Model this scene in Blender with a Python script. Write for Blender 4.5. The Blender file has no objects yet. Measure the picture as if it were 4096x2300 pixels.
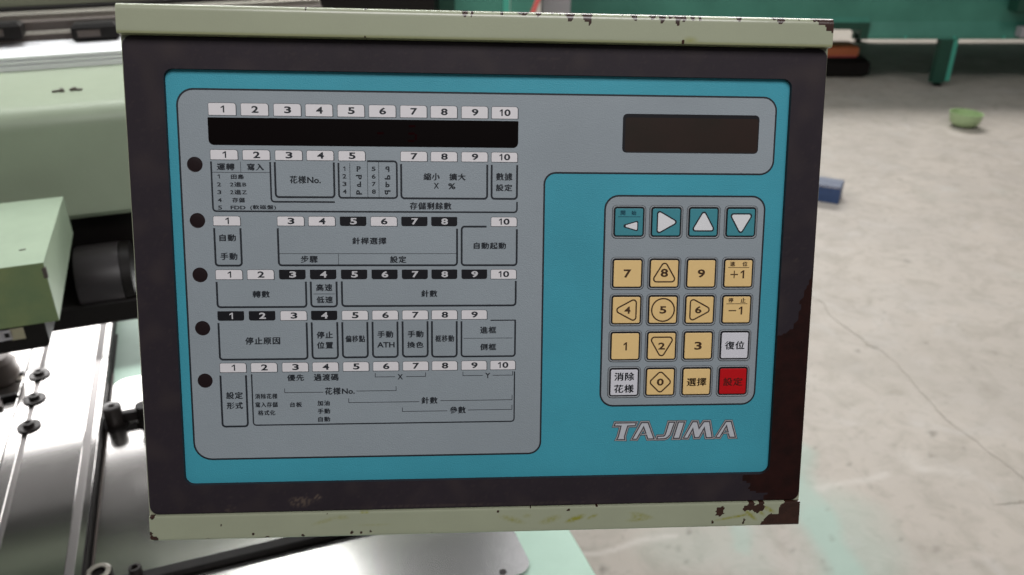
import bpy, math, random
from mathutils import Vector, Matrix, Euler, noise

random.seed(7)
SC = bpy.context.scene
COL = SC.collection

# ------------------------------------------------------------------ camera
FPX = 3400.0; PW = 4096.0; PH = 2300.0          # focal length and frame of the photograph in its own pixels
PITCH = math.radians(27.3)
CAMZ = 1.45
cam_d = bpy.data.cameras.new('camera')
cam_d.sensor_width = 36.0
cam_d.lens = FPX / PW * 36.0
cam_d.clip_start = 0.02; cam_d.clip_end = 200
cam = bpy.data.objects.new('camera', cam_d)
cam.location = (0, 0, CAMZ)
cam.rotation_euler = (math.pi / 2 - PITCH, 0, 0)
COL.objects.link(cam)
SC.camera = cam
cam_d.dof.use_dof = True
cam_d.dof.focus_distance = 0.46
cam_d.dof.aperture_fstop = 13.0
CM = Matrix.Translation((0, 0, CAMZ)) @ Euler((math.pi / 2 - PITCH, 0, 0)).to_matrix().to_4x4()

# ------------------------------------------------------------------ world, lamps, exposure
wd = bpy.data.worlds.new('World'); SC.world = wd; wd.use_nodes = True
wd.node_tree.nodes['Background'].inputs[0].default_value = (0.93, 0.97, 1.0, 1)
wd.node_tree.nodes['Background'].inputs[1].default_value = 0.10
SC.view_settings.view_transform = 'Standard'
SC.view_settings.look = 'None'
SC.view_settings.exposure = 0.0
SC.view_settings.gamma = 1.0

def lamp(name, loc, target, sx, sy, power, col=(1, 1, 1), roll=0.0):
    l = bpy.data.lights.new(name, 'AREA'); l.shape = 'RECTANGLE'
    l.size = sx; l.size_y = sy; l.energy = power; l.color = col
    o = bpy.data.objects.new(name, l); o.location = loc
    q = (Vector(target) - Vector(loc)).to_track_quat('-Z', 'Y')
    o.rotation_euler = (q @ Euler((0, 0, roll)).to_quaternion()).to_euler()
    COL.objects.link(o); return o

def down(name, x, y, z, az, w, l, power, col=(1, 1, 1)):
    """ceiling lamp facing straight down, its length pointing away from the camera at azimuth az (degrees)"""
    o = lamp(name, (x, y, z), (x, y, 0), w, l, power, col)
    o.rotation_euler = (0, 0, -math.radians(az)); return o
down('ceiling_tube_left', -3.0, 2.3, 3.2, -32, .7, 1.6, 75, (.97, 1, .97))
down('ceiling_tube_near', -1.2, 3.4, 3.3, -19, .42, 1.1, 18, (.98, 1, .98))
down('skylight_dim', .78, 4.4, 4.2, 0, 1.7, 1.8, 6, (.95, .96, 1))  # added dim lamp, stands in for a lit ceiling mirrored in the sheet
down('ceiling_tube_overhead', -0.1, 2.1, 3.4, 90, .24, 3.0, 58, (.98, 1, .99))
down('skylight_dim_left', -2.6, 4.4, 4.2, -30, 1.4, 1.8, 5.5, (.96, .96, 1))  # added dim lamp, greys the left part of the sheet's reflection
lamp('ceiling_light_over_floor', (2.4, 9.0, 5.0), (1.8, 4.0, 0), 4.0, 1.5, 385, (1.0, 0.97, 0.93))
lamp('ceiling_light_right', (3.4, 2.6, 3.6), (2.2, 2.4, 0), 1.6, 1.2, 34, (1.0, 0.96, 0.92))
lamp('ceiling_light_behind', (0.2, -0.42, 2.5), (0.05, 0.5, 1.1), 1.1, .6, 17.5, (1.0, 0.97, 0.97))

# ------------------------------------------------------------------ materials
def mat(name, col, rough=0.5, metal=0.0, spec=0.5, var=0.0, vscale=8.0, bump=0.0, bscale=200.0, col2=None, coat=0.0, stretch=None, emit=None):
    m = bpy.data.materials.new(name); m.use_nodes = True
    nt = m.node_tree; b = nt.nodes['Principled BSDF']
    b.inputs['Base Color'].default_value = (*col, 1)
    b.inputs['Roughness'].default_value = rough
    b.inputs['Metallic'].default_value = metal
    b.inputs['Specular IOR Level'].default_value = spec
    b.inputs['Coat Weight'].default_value = coat
    if emit:
        b.inputs['Emission Color'].default_value = (*emit[0], 1); b.inputs['Emission Strength'].default_value = emit[1]
    tc = nt.nodes.new('ShaderNodeTexCoord'); vec = tc.outputs['Object']
    if stretch:
        mp = nt.nodes.new('ShaderNodeMapping'); mp.inputs['Scale'].default_value = stretch
        nt.links.new(vec, mp.inputs[0]); vec = mp.outputs[0]
    if var > 0:
        n = nt.nodes.new('ShaderNodeTexNoise'); n.inputs['Scale'].default_value = vscale
        n.inputs['Detail'].default_value = 6; n.inputs['Roughness'].default_value = 0.62
        nt.links.new(vec, n.inputs['Vector'])
        r = nt.nodes.new('ShaderNodeMapRange'); r.inputs[1].default_value = 0.3; r.inputs[2].default_value = 0.7
        nt.links.new(n.outputs[0], r.inputs[0])
        mx = nt.nodes.new('ShaderNodeMix'); mx.data_type = 'RGBA'
        c2 = col2 if col2 else tuple(c * (1 - var) for c in col)
        mx.inputs[6].default_value = (*col, 1); mx.inputs[7].default_value = (*c2, 1)
        nt.links.new(r.outputs[0], mx.inputs[0]); nt.links.new(mx.outputs[2], b.inputs['Base Color'])
        r2 = nt.nodes.new('ShaderNodeMapRange'); r2.inputs[3].default_value = rough * 0.85; r2.inputs[4].default_value = min(1, rough * 1.2)
        nt.links.new(n.outputs[0], r2.inputs[0]); nt.links.new(r2.outputs[0], b.inputs['Roughness'])
    if bump > 0:
        n2 = nt.nodes.new('ShaderNodeTexNoise'); n2.inputs['Scale'].default_value = bscale; n2.inputs['Detail'].default_value = 3
        nt.links.new(vec, n2.inputs['Vector'])
        bp = nt.nodes.new('ShaderNodeBump'); bp.inputs['Strength'].default_value = bump; bp.inputs['Distance'].default_value = 0.001
        nt.links.new(n2.outputs[0], bp.inputs['Height']); nt.links.new(bp.outputs[0], b.inputs['Normal'])
    return m

def wear_mat(name, base, rust, stain, rough=0.45, var=0.1, vscale=25, rust2=None, spec=0.2):
    """paint with chips (attribute wear.r) and greasy smears (wear.g)"""
    m = mat(name, base, rough, var=var, vscale=vscale, bump=0.04, bscale=900)
    nt = m.node_tree; b = nt.nodes['Principled BSDF']; b.inputs['Specular IOR Level'].default_value = spec
    src = b.inputs['Base Color'].links[0].from_socket
    at = nt.nodes.new('ShaderNodeAttribute'); at.attribute_name = 'wear'
    sp = nt.nodes.new('ShaderNodeSeparateColor'); nt.links.new(at.outputs['Color'], sp.inputs[0])
    m1 = nt.nodes.new('ShaderNodeMix'); m1.data_type = 'RGBA'; m1.inputs[7].default_value = (*stain, 1)
    nt.links.new(sp.outputs[1], m1.inputs[0]); nt.links.new(src, m1.inputs[6])
    tc = nt.nodes.new('ShaderNodeTexCoord')
    n = nt.nodes.new('ShaderNodeTexNoise'); n.inputs['Scale'].default_value = 160; n.inputs['Detail'].default_value = 5
    nt.links.new(tc.outputs['Object'], n.inputs['Vector'])
    rm = nt.nodes.new('ShaderNodeMix'); rm.data_type = 'RGBA'
    rm.inputs[6].default_value = (*rust, 1); rm.inputs[7].default_value = (*(rust2 or tuple(c * 0.45 for c in rust)), 1)
    nt.links.new(n.outputs[0], rm.inputs[0])
    m2 = nt.nodes.new('ShaderNodeMix'); m2.data_type = 'RGBA'
    st = nt.nodes.new('ShaderNodeMapRange'); st.inputs[1].default_value = 0.42; st.inputs[2].default_value = 0.58
    nt.links.new(sp.outputs[0], st.inputs[0])
    nt.links.new(st.outputs[0], m2.inputs[0]); nt.links.new(m1.outputs[2], m2.inputs[6]); nt.links.new(rm.outputs[2], m2.inputs[7])
    nt.links.new(m2.outputs[2], b.inputs['Base Color'])
    return m

M = dict(
    teal=mat('teal_film', (0.055, 0.345, 0.445), 0.5, spec=0.3, var=0.16, vscale=11, bump=0.25, bscale=1500),
    grey=mat('grey_film', (0.295, 0.338, 0.37), 0.5, spec=0.3, var=0.13, vscale=9, bump=0.25, bscale=1500),
    ink=mat('black_ink', (0.018, 0.022, 0.028), 0.5, spec=0.3),
    ink2=mat('thin_ink', (0.05, 0.06, 0.068), 0.5, spec=0.3),
    brown=mat('brown_ink', (0.06, 0.03, 0.012), 0.5, spec=0.3),
    navy=mat('navy_ink', (0.006, 0.055, 0.085), 0.5, spec=0.3),
    white=mat('white_film', (0.74, 0.72, 0.74), 0.5, spec=0.3, var=0.05, vscale=60),
    offwhite=mat('off_white_ink', (0.56, 0.56, 0.58), 0.5, spec=0.3),
    logo=mat('logo_grey', (0.50, 0.52, 0.56), 0.5, spec=0.3),
    logorim=mat('logo_rim', (0.36, 0.35, 0.36), 0.5, spec=0.3),
    logodark=mat('logo_dark', (0.06, 0.055, 0.065), 0.5, spec=0.3),
    blackt=mat('black_tile', (0.008, 0.008, 0.011), 0.45, spec=0.3),
    yellow=mat('yellow_key', (0.80, 0.565, 0.25), 0.5, spec=0.35, var=0.05, vscale=40),
    wkey=mat('white_key', (0.66, 0.66, 0.71), 0.5, spec=0.35, var=0.04, vscale=40),
    red=mat('red_key', (0.50, 0.002, 0.006), 0.5, spec=0.3, var=0.08, vscale=40),
    tkey=mat('teal_key', (0.05, 0.25, 0.30), 0.5, spec=0.35, var=0.05, vscale=40),
    ring=mat('key_ring_film', (0.29, 0.31, 0.33), 0.4, spec=0.5),
    window=mat('display_window', (0.003, 0.0015, 0.0015), 0.3, spec=0.12),
    lcd=mat('lcd_glass', (0.018, 0.013, 0.009), 0.4, spec=0.3, var=0.3, vscale=30, col2=(0.024, 0.011, 0.008)),
    ledoff=mat('led_segment', (0.010, 0.0005, 0.001), 0.3, spec=0.05),
    hole=mat('hole_black', (0.013, 0.006, 0.007), 0.32, spec=0.4),
    bezel=wear_mat('bezel_paint', (0.027, 0.0205, 0.0265), (0.028, 0.006, 0.0045), (0.10, 0.075, 0.06), 0.5, var=0.22, vscale=18, rust2=(0.004, 0.0015, 0.0012)),
    green=wear_mat('pale_green_paint', (0.35, 0.375, 0.265), (0.055, 0.022, 0.014), (0.25, 0.25, 0.035), 0.24, var=0.07, vscale=30, rust2=(0.018, 0.009, 0.006), spec=0.7),
    case=mat('case_green', (0.34, 0.355, 0.25), 0.4, var=0.08, vscale=20),
    mgreen=mat('machine_green', (0.34, 0.395, 0.29), 0.42, spec=0.5, var=0.08, vscale=9, bump=0.2, bscale=300),
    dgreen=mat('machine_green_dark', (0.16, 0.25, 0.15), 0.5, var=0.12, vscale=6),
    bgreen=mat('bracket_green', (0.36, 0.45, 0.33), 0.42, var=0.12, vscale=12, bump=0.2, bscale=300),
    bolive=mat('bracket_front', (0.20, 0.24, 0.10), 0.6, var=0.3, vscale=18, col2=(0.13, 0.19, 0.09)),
    mint=mat('mint_paint', (0.38, 0.54, 0.45), 0.5, var=0.10, vscale=14),
    emerald=mat('emerald_paint', (0.075, 0.28, 0.21), 0.5, var=0.2, vscale=2.5, col2=(0.045, 0.19, 0.14)),
    emerald2=mat('emerald_light', (0.07, 0.42, 0.31), 0.5, var=0.15, vscale=4),
    emeraldd=mat('emerald_dark', (0.012, 0.07, 0.045), 0.55, var=0.15, vscale=4),
    alu=mat('brushed_aluminium', (0.80, 0.78, 0.76), 0.14, metal=0.98, var=0.10, vscale=14, bump=0.03, bscale=420),
    sheet=mat('steel_sheet', (0.74, 0.72, 0.70), 0.17, metal=1.0, var=0.16, vscale=20, bump=0.03, bscale=300),
    groove=mat('groove_grey', (0.24, 0.225, 0.22), 0.42, metal=0.75),
    silver=mat('silver_rail', (0.86, 0.86, 0.88), 0.5, metal=0.3),
    dark=mat('oiled_black', (0.008, 0.006, 0.0055), 0.5, spec=0.2, var=0.3, vscale=60),
    screw=mat('black_screw', (0.03, 0.024, 0.022), 0.4, metal=0.2, var=0.3, vscale=200),
    motor=mat('motor_black', (0.028, 0.023, 0.025), 0.42, spec=0.6, var=0.15, vscale=30),
    brownm=mat('brown_machine', (0.085, 0.065, 0.055), 0.5, var=0.3, vscale=9),
    steel=mat('worn_steel', (0.42, 0.39, 0.34), 0.4, metal=0.8, var=0.35, vscale=260),
    tan=mat('tan_sticker', (0.33, 0.30, 0.20), 0.6, var=0.1, vscale=90),
    orange=mat('orange_plastic', (0.90, 0.25, 0.10), 0.45, var=0.1, vscale=10),
    blue=mat('blue_card', (0.04, 0.08, 0.20), 0.45, var=0.3, vscale=60),
    blueg=mat('blue_grey_card', (0.12, 0.15, 0.23), 0.45, var=0.3, vscale=60),
    bowl=mat('green_plastic', (0.42, 0.55, 0.30), 0.3, var=0.1, vscale=30),
    lgrey=mat('light_grey_panel', (0.42, 0.40, 0.42), 0.5, var=0.1, vscale=5),
    pink=mat('red_tube', (0.72, 0.14, 0.13), 0.4),
    crack=mat('crack_dirt', (0.28, 0.25, 0.21), 0.9, var=0.5, vscale=30, col2=(0.42, 0.385, 0.34)),
)

# ------------------------------------------------------------------ mesh builder
class MB:
    def __init__(s): s.v = []; s.f = []; s.m = []; s.ms = []; s.smooth = False
    def mi(s, m):
        if m not in s.ms: s.ms.append(m)
        return s.ms.index(m)
    def add(s, vs, fs, m):
        o = len(s.v); s.v += [tuple(p) for p in vs]; k = s.mi(m)
        for f in fs: s.f.append([i + o for i in f]); s.m.append(k)
    def poly(s, pts, z, m):
        if area(pts) < 0: pts = pts[::-1]
        s.add([(x, y, z) for x, y in pts], [list(range(len(pts)))], m)
    def prism(s, pts, z0, z1, m, side=None):
        if area(pts) < 0: pts = pts[::-1]
        n = len(pts)
        s.add([(x, y, z1) for x, y in pts], [list(range(n))], m)
        s.add([(x, y, z0) for x, y in pts], [list(range(n))[::-1]], m)
        s.loft([(pts, z0), (pts, z1)], side or m)
    def loft(s, rings, m):
        """rings: [(pts, z), ...] with the same number of points, counter-clockwise"""
        vs = []; n = len(rings[0][0])
        for pts, z in rings: vs += [(x, y, z) for x, y in pts]
        fs = []
        for r in range(len(rings) - 1):
            for i in range(n):
                j = (i + 1) % n; fs.append([r * n + i, r * n + j, (r + 1) * n + j, (r + 1) * n + i])
        s.add(vs, fs, m)
    def box(s, a, b, m, T=None, bev=0.0):
        x0, y0, z0 = a; x1, y1, z1 = b
        if bev > 0:
            k = bev
            rg = []
            for ins, z in ((k, z0), (0, z0 + k), (0, z1 - k), (k, z1)):
                rg.append(([(x0 + ins, y0 + ins), (x1 - ins, y0 + ins), (x1 - ins, y1 - ins), (x0 + ins, y1 - ins)], z))
            vs = [(x, y, z) for p, z in rg for x, y in p]
            fs = [[3, 2, 1, 0], [12, 13, 14, 15]]
            for r in range(3):
                for i in range(4):
                    j = (i + 1) % 4; fs.append([r * 4 + i, r * 4 + j, (r + 1) * 4 + j, (r + 1) * 4 + i])
        else:
            vs = [(x0, y0, z0), (x1, y0, z0), (x1, y1, z0), (x0, y1, z0), (x0, y0, z1), (x1, y0, z1), (x1, y1, z1), (x0, y1, z1)]
            fs = [[3, 2, 1, 0], [4, 5, 6, 7], [0, 1, 5, 4], [1, 2, 6, 5], [2, 3, 7, 6], [3, 0, 4, 7]]
        if T is not None: vs = [tuple(T @ Vector(v)) for v in vs]
        s.add(vs, fs, m)
    def rev(s, prof, m, T=None, seg=28, closed=False):
        """prof: [(r, z)...] revolved about z"""
        vs = []
        for r, z in prof:
            for i in range(seg):
                a = 2 * math.pi * i / seg; vs.append((r * math.cos(a), r * math.sin(a), z))
        fs = []
        for k in range(len(prof) - 1):
            for i in range(seg):
                j = (i + 1) % seg; fs.append([k * seg + i, k * seg + j, (k + 1) * seg + j, (k + 1) * seg + i])
        if not closed:
            if prof[0][0] > 1e-9: fs.append(list(range(seg))[::-1])
            if prof[-1][0] > 1e-9: fs.append([(len(prof) - 1) * seg + i for i in range(seg)])
        if T is not None: vs = [tuple(T @ Vector(v)) for v in vs]
        s.add(vs, fs, m)
    def ribbon(s, pts, w, z, m, closed=False, r=0.0):
        pts = roundpath(pts, r, closed) if r > 0 else list(pts)
        n = len(pts); L = []; R = []
        for i in range(n):
            if closed: a, b, c = pts[i - 1], pts[i], pts[(i + 1) % n]
            else: a, b, c = pts[max(i - 1, 0)], pts[i], pts[min(i + 1, n - 1)]
            d1 = nrm(sub(b, a)) if a != b else None; d2 = nrm(sub(c, b)) if c != b else None
            d1 = d1 or d2; d2 = d2 or d1
            t = nrm((d1[0] + d2[0], d1[1] + d2[1])); nn = (-t[1], t[0])
            cs = max(0.4, nn[0] * -d1[1] + nn[1] * d1[0])
            k = w / 2 / cs
            L.append((b[0] + nn[0] * k, b[1] + nn[1] * k)); R.append((b[0] - nn[0] * k, b[1] - nn[1] * k))
        vs = [(x, y, z) for x, y in L] + [(x, y, z) for x, y in R]
        fs = [[n + i, n + (i + 1) % n, (i + 1) % n, i] for i in range(n if closed else n - 1)]
        s.add(vs, fs, m)
    def build(s, name, parent=None, smooth=False, T=None, recalc=False):
        me = bpy.data.meshes.new(name)
        vs = s.v if T is None else [tuple(T @ Vector(p)) for p in s.v]
        me.from_pydata(vs, [], s.f)
        for m in s.ms: me.materials.append(m)
        me.polygons.foreach_set('material_index', s.m)
        if smooth: me.polygons.foreach_set('use_smooth', [True] * len(s.f))
        me.update()
        if recalc:
            import bmesh
            b = bmesh.new(); b.from_mesh(me); bmesh.ops.recalc_face_normals(b, faces=b.faces); b.to_mesh(me); b.free()
        if smooth:
            try: me.set_sharp_from_angle(angle=math.radians(35))
            except Exception: pass
        o = bpy.data.objects.new(name, me); COL.objects.link(o)
        if parent: o.parent = parent
        return o

def sub(a, b): return (a[0] - b[0], a[1] - b[1])
def nrm(a):
    l = math.hypot(*a); return (a[0] / l, a[1] / l) if l > 1e-12 else (1, 0)
def area(p): return sum(p[i - 1][0] * p[i][1] - p[i][0] * p[i - 1][1] for i in range(len(p))) / 2
def roundpath(pts, r, closed=False, seg=5):
    out = []; n = len(pts)
    for i in range(n):
        if not closed and i in (0, n - 1): out.append(pts[i]); continue
        a, b, c = pts[i - 1], pts[i], pts[(i + 1) % n]
        u = nrm(sub(a, b)); v = nrm(sub(c, b))
        cosang = max(-1, min(1, u[0] * v[0] + u[1] * v[1])); ang = math.acos(cosang)
        if ang > math.pi - 0.05: out.append(b); continue
        rr_ = min(r, 0.45 * min(math.hypot(*sub(a, b)), math.hypot(*sub(c, b))) * math.tan(ang / 2))
        t = rr_ / math.tan(ang / 2)
        p0 = (b[0] + u[0] * t, b[1] + u[1] * t); p1 = (b[0] + v[0] * t, b[1] + v[1] * t)
        bi = nrm((u[0] + v[0], u[1] + v[1])); h = rr_ / math.sin(ang / 2)
        c0 = (b[0] + bi[0] * h, b[1] + bi[1] * h)
        a0 = math.atan2(p0[1] - c0[1], p0[0] - c0[0]); a1 = math.atan2(p1[1] - c0[1], p1[0] - c0[0])
        d = a1 - a0
        while d > math.pi: d -= 2 * math.pi
        while d < -math.pi: d += 2 * math.pi
        for k in range(seg + 1):
            q = a0 + d * k / seg; out.append((c0[0] + rr_ * math.cos(q), c0[1] + rr_ * math.sin(q)))
    return out
def rr(x0, y0, x1, y1, r, seg=5):
    """rounded rectangle, r a number or (bl, br, tr, tl)"""
    if not isinstance(r, (tuple, list)): r = (r,) * 4
    out = []
    for (cx, cy, a0), q in zip(((x0, y0, 180), (x1, y0, 270), (x1, y1, 0), (x0, y1, 90)), r):
        q = max(q, 1e-4); sx = 1 if cx == x0 else -1; sy = 1 if cy == y0 else -1
        for k in range(seg + 1):
            a = math.radians(a0 + 90 * k / seg)
            out.append((cx + sx * q + q * math.cos(a), cy + sy * q + q * math.sin(a)))
    return out
def offset_poly(p, d):
    if area(p) < 0: p = p[::-1]
    out = []; n = len(p)
    for i in range(n):
        a, b, c = p[i - 1], p[i], p[(i + 1) % n]
        d1 = nrm(sub(b, a)); d2 = nrm(sub(c, b)); n1 = (d1[1], -d1[0]); n2 = (d2[1], -d2[0])
        m = nrm((n1[0] + n2[0], n1[1] + n2[1])); cs = m[0] * n1[0] + m[1] * n1[1]
        convex = d1[0] * d2[1] - d1[1] * d2[0] > 0
        k = d / max(cs, 0.62 if convex else 0.3)
        out.append((b[0] + m[0] * k, b[1] + m[1] * k))
    return out

def empty(name, label=None, cat=None, group=None, T=None):
    o = bpy.data.objects.new(name, None); o.empty_display_size = 0.05; COL.objects.link(o)
    if T is not None: o.matrix_world = T
    tag(o, label, cat, group); return o
def tag(o, label=None, cat=None, group=None, kind=None):
    if label: o['label'] = label
    if cat: o['category'] = cat
    if group: o['group'] = group
    if kind: o['kind'] = kind
    return o

_tc = {}
def text_mesh(s, bold, space):
    key = (s, bold, space)
    if key in _tc: return _tc[key]
    c = bpy.data.curves.new('lettering', 'FONT'); c.body = s; c.size = 1; c.space_character = space; c.resolution_u = 3
    c.offset = bold; c.fill_mode = 'FRONT'
    o = bpy.data.objects.new('lettering', c); COL.objects.link(o)
    dg = bpy.context.evaluated_depsgraph_get(); dg.update()
    me = bpy.data.meshes.new_from_object(o.evaluated_get(dg))
    vs = [tuple(v.co) for v in me.vertices]; fs = [list(p.vertices) for p in me.polygons]
    bpy.data.objects.remove(o); bpy.data.curves.remove(c); bpy.data.meshes.remove(me)
    x0 = min(v[0] for v in vs); x1 = max(v[0] for v in vs); y0 = min(v[1] for v in vs); y1 = max(v[1] for v in vs)
    _tc[key] = ([((v[0] - x0) / (x1 - x0), (v[1] - y0) / (y1 - y0)) for v in vs], fs)
    return _tc[key]
def add_one(mb, x0, x1, y0, y1, z, m):
    w = x1 - x0; h = y1 - y0; st = min(w * .46, h * .2)
    mb.poly([(x1 - st, y0), (x1, y0), (x1, y1), (x1 - st * .75, y1), (x0, y1 - h * .22), (x0, y1 - h * .40), (x1 - st, y1 - h * .24)], z, m)
def add_text(mb, s, x0, x1, y0, y1, z, m, bold=0.0, space=1.0, rot=0, mirror=False):
    vs, fs = text_mesh(s, bold, space)
    if s == '1': return add_one(mb, x0, x1, y0, y1, z, m)
    if s == '10':
        w_ = x1 - x0; add_one(mb, x0, x0 + w_ * .27, y0, y1, z, m); return add_text(mb, '0', x0 + w_ * .42, x1, y0, y1, z, m, bold, space)
    cj = any(ord(c) > 255 for c in s)
    if cj and bold > 0:
        w_ = (x1 - x0) / max(1, len(s))
        e = min(.17, w_ * .042)
        for k, (ex, ey) in enumerate(((-e, -e * .6), (e, e * .6), (0, 0))):
            add_text(mb, s, x0 + ex, x1 + ex, y0 + ey, y1 + ey, z + .004 * k, m, 0.0, space, rot, mirror)
        return
    out = []
    for u, v in vs:
        if mirror: u = 1 - u
        for _ in range(rot): u, v = 1 - v, u
        out.append((x0 + u * (x1 - x0), y0 + v * (y1 - y0), z))
    # front faces +z
    ff = []
    for f in fs:
        p = [out[i][:2] for i in f]
        ff.append(f if area(p) > 0 else f[::-1])
    mb.add(out, ff, m)

# ------------------------------------------------------------------ rays from the camera into the place
def ray(px, py):
    d = Vector(((px - PW / 2) / FPX, -(py - PH / 2) / FPX, -1.0))
    return (CM.to_3x3() @ d).normalized()
O = Vector((0, 0, CAMZ))
def at_z(px, py, z=0.0):
    d = ray(px, py); return O + d * ((z - CAMZ) / d.z)
YAW = math.radians(19.7)                       # the machine's own axes: U along its beam, V away from its front
U = Vector((math.cos(YAW), math.sin(YAW), 0)); V = Vector((-math.sin(YAW), math.cos(YAW), 0))
MT = Matrix(((U.x, V.x, 0, 0), (U.y, V.y, 0, 0), (0, 0, 1, 0), (0, 0, 0, 1)))
def uv(p): return (p.dot(U), p.dot(V))
def at_v(px, py, v):
    d = ray(px, py); return O + d * ((v - O.dot(V)) / d.dot(V))

# ================================================================== FLOOR
def seg_d(p, a, b):
    ax, ay = a; bx, by = b; dx, dy = bx - ax, by - ay
    t = max(0, min(1, ((p[0] - ax) * dx + (p[1] - ay) * dy) / (dx * dx + dy * dy + 1e-12)))
    return math.hypot(p[0] - ax - t * dx, p[1] - ay - t * dy)
def fl(px, py): q = at_z(px, py, 0); return (q.x, q.y)
spots = [(3520,1305,8,.8),(3430,1405,10,.8),(3500,1388,9,.9),(3700,1372,7,.6),(3975,1412,8,.8),(3730,1735,15,.8),(3265,1790,9,.7),(3370,1765,7,.6),
 (3400,1855,7,.6),(3725,1822,12,.5),(3855,1795,12,.4),(2760,2130,12,.7),(2665,2185,9,.6),(2712,2195,9,.6),(2412,2275,17,.85),(3315,2280,11,.8),(3290,2252,10,.6),
 (3325,2152,8,.6),(3600,2160,7,.5),(3868,2045,13,.5),(3600,718,9,.7),(3630,1045,12,.7),(3540,1250,8,.5),(3655,770,6,.4),(2380,2180,8,.5),(2500,2120,9,.5),
 (3750,2195,16,.4),(3900,2250,20,.35),(2745,2245,8,.5),(3175,2200,9,.5),(3100,2180,7,.4),(3830,740,14,.3),(4060,780,10,.3),(3480,1950,14,.3)]
rnd = random.Random(3)
for i in range(150):
    spots.append((rnd.uniform(3200, 4096), rnd.uniform(600, 2300) , rnd.uniform(2.5, 7), rnd.uniform(.15, .45)))
for i in range(16):
    spots.append((rnd.uniform(2350, 3200), rnd.uniform(2120, 2300), rnd.uniform(3, 7), rnd.uniform(.15, .4)))
def spot_world(s):
    c = at_z(s[0], s[1], 0); e = at_z(s[0] + s[2], s[1], 0)
    return (c.x, c.y, (e - c).length, s[3])
SPW = [spot_world(s) for s in spots]
mint_paths = [([(3180,1915),(3235,2010),(3275,2062)], 0.045, .7), ([(3255,2050),(3300,2105),(3345,2190),(3385,2320)], 0.05, .8),
              ([(3330,2060),(3420,2200),(3450,2330)], 0.10, .35), ([(2960,2115),(2985,2165),(2975,2200)], 0.022, .55), ([(3210,1790),(3190,1900)], 0.03, .5),
              ([(2700,2200),(2940,2160),(3000,2260)], 0.07, .2)]
MP = [([fl(*q) for q in p], w, s) for p, w, s in mint_paths]
pale_paths = [([(2345,2215),(2500,2192),(2600,2165),(2700,2145)], 0.009, .6), ([(3290,1962),(3420,1925),(3530,1890)], 0.012, .4),
              ([(3640,1840),(3700,1880),(3830,1880)], 0.03, .25)]
PP = [([fl(*q) for q in p], w, s) for p, w, s in pale_paths]
def floor_mesh(name, x0, x1, y0, y1, st, z, m, paint=True):
    nx = max(2, int((x1 - x0) / st) + 1); ny = max(2, int((y1 - y0) / st) + 1)
    vs = []; fs = []; cols = []
    grid = {}
    if paint:
        for s in SPW:
            for gx in range(int((s[0] - 3 * s[2]) / .1) - 1, int((s[0] + 3 * s[2]) / .1) + 2):
                for gy in range(int((s[1] - 3 * s[2]) / .1) - 1, int((s[1] + 3 * s[2]) / .1) + 2):
                    grid.setdefault((gx, gy), []).append(s)
    for j in range(ny):
        y = y0 + (y1 - y0) * j / (ny - 1)
        for i in range(nx):
            x = x0 + (x1 - x0) * i / (nx - 1)
            vs.append((x, y, z))
            if paint:
                g = 0
                nz = noise.noise(Vector((x * 60, y * 60, 0)))
                for s in grid.get((int(x / .1), int(y / .1)), ()):
                    d = math.hypot(x - s[0], (y - s[1]) * 0.8) / s[2]
                    g = max(g, s[3] * max(0, min(1, 1.4 - d + nz * .5)))
                r = 0; b = 0
                wx = x + 0.03 * noise.noise(Vector((x * 9, y * 9, 3))); wy = y + 0.03 * noise.noise(Vector((x * 9, y * 9, 8)))
                for p, w, sg in MP:
                    if abs(wx - p[0][0]) < 1.5:
                        d = min(seg_d((wx, wy), p[k], p[k + 1]) for k in range(len(p) - 1))
                        r = max(r, sg * max(0, min(1, 1.5 - d / w)))
                for p, w, sg in PP:
                    if abs(wx - p[0][0]) < 1.5:
                        d = min(seg_d((wx, wy), p[k], p[k + 1]) for k in range(len(p) - 1))
                        b = max(b, sg * max(0, min(1, 1.3 - d / w)))
                cols += [r, g, b, 1]
    for j in range(ny - 1):
        for i in range(nx - 1):
            a = j * nx + i; fs.append([a, a + 1, a + nx + 1, a + nx])
    me = bpy.data.meshes.new(name); me.from_pydata(vs, [], fs); me.materials.append(m)
    if paint:
        ca = me.color_attributes.new('marks', 'FLOAT_COLOR', 'POINT'); ca.data.foreach_set('color', cols)
    o = bpy.data.objects.new(name, me); COL.objects.link(o)
    return o

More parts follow.
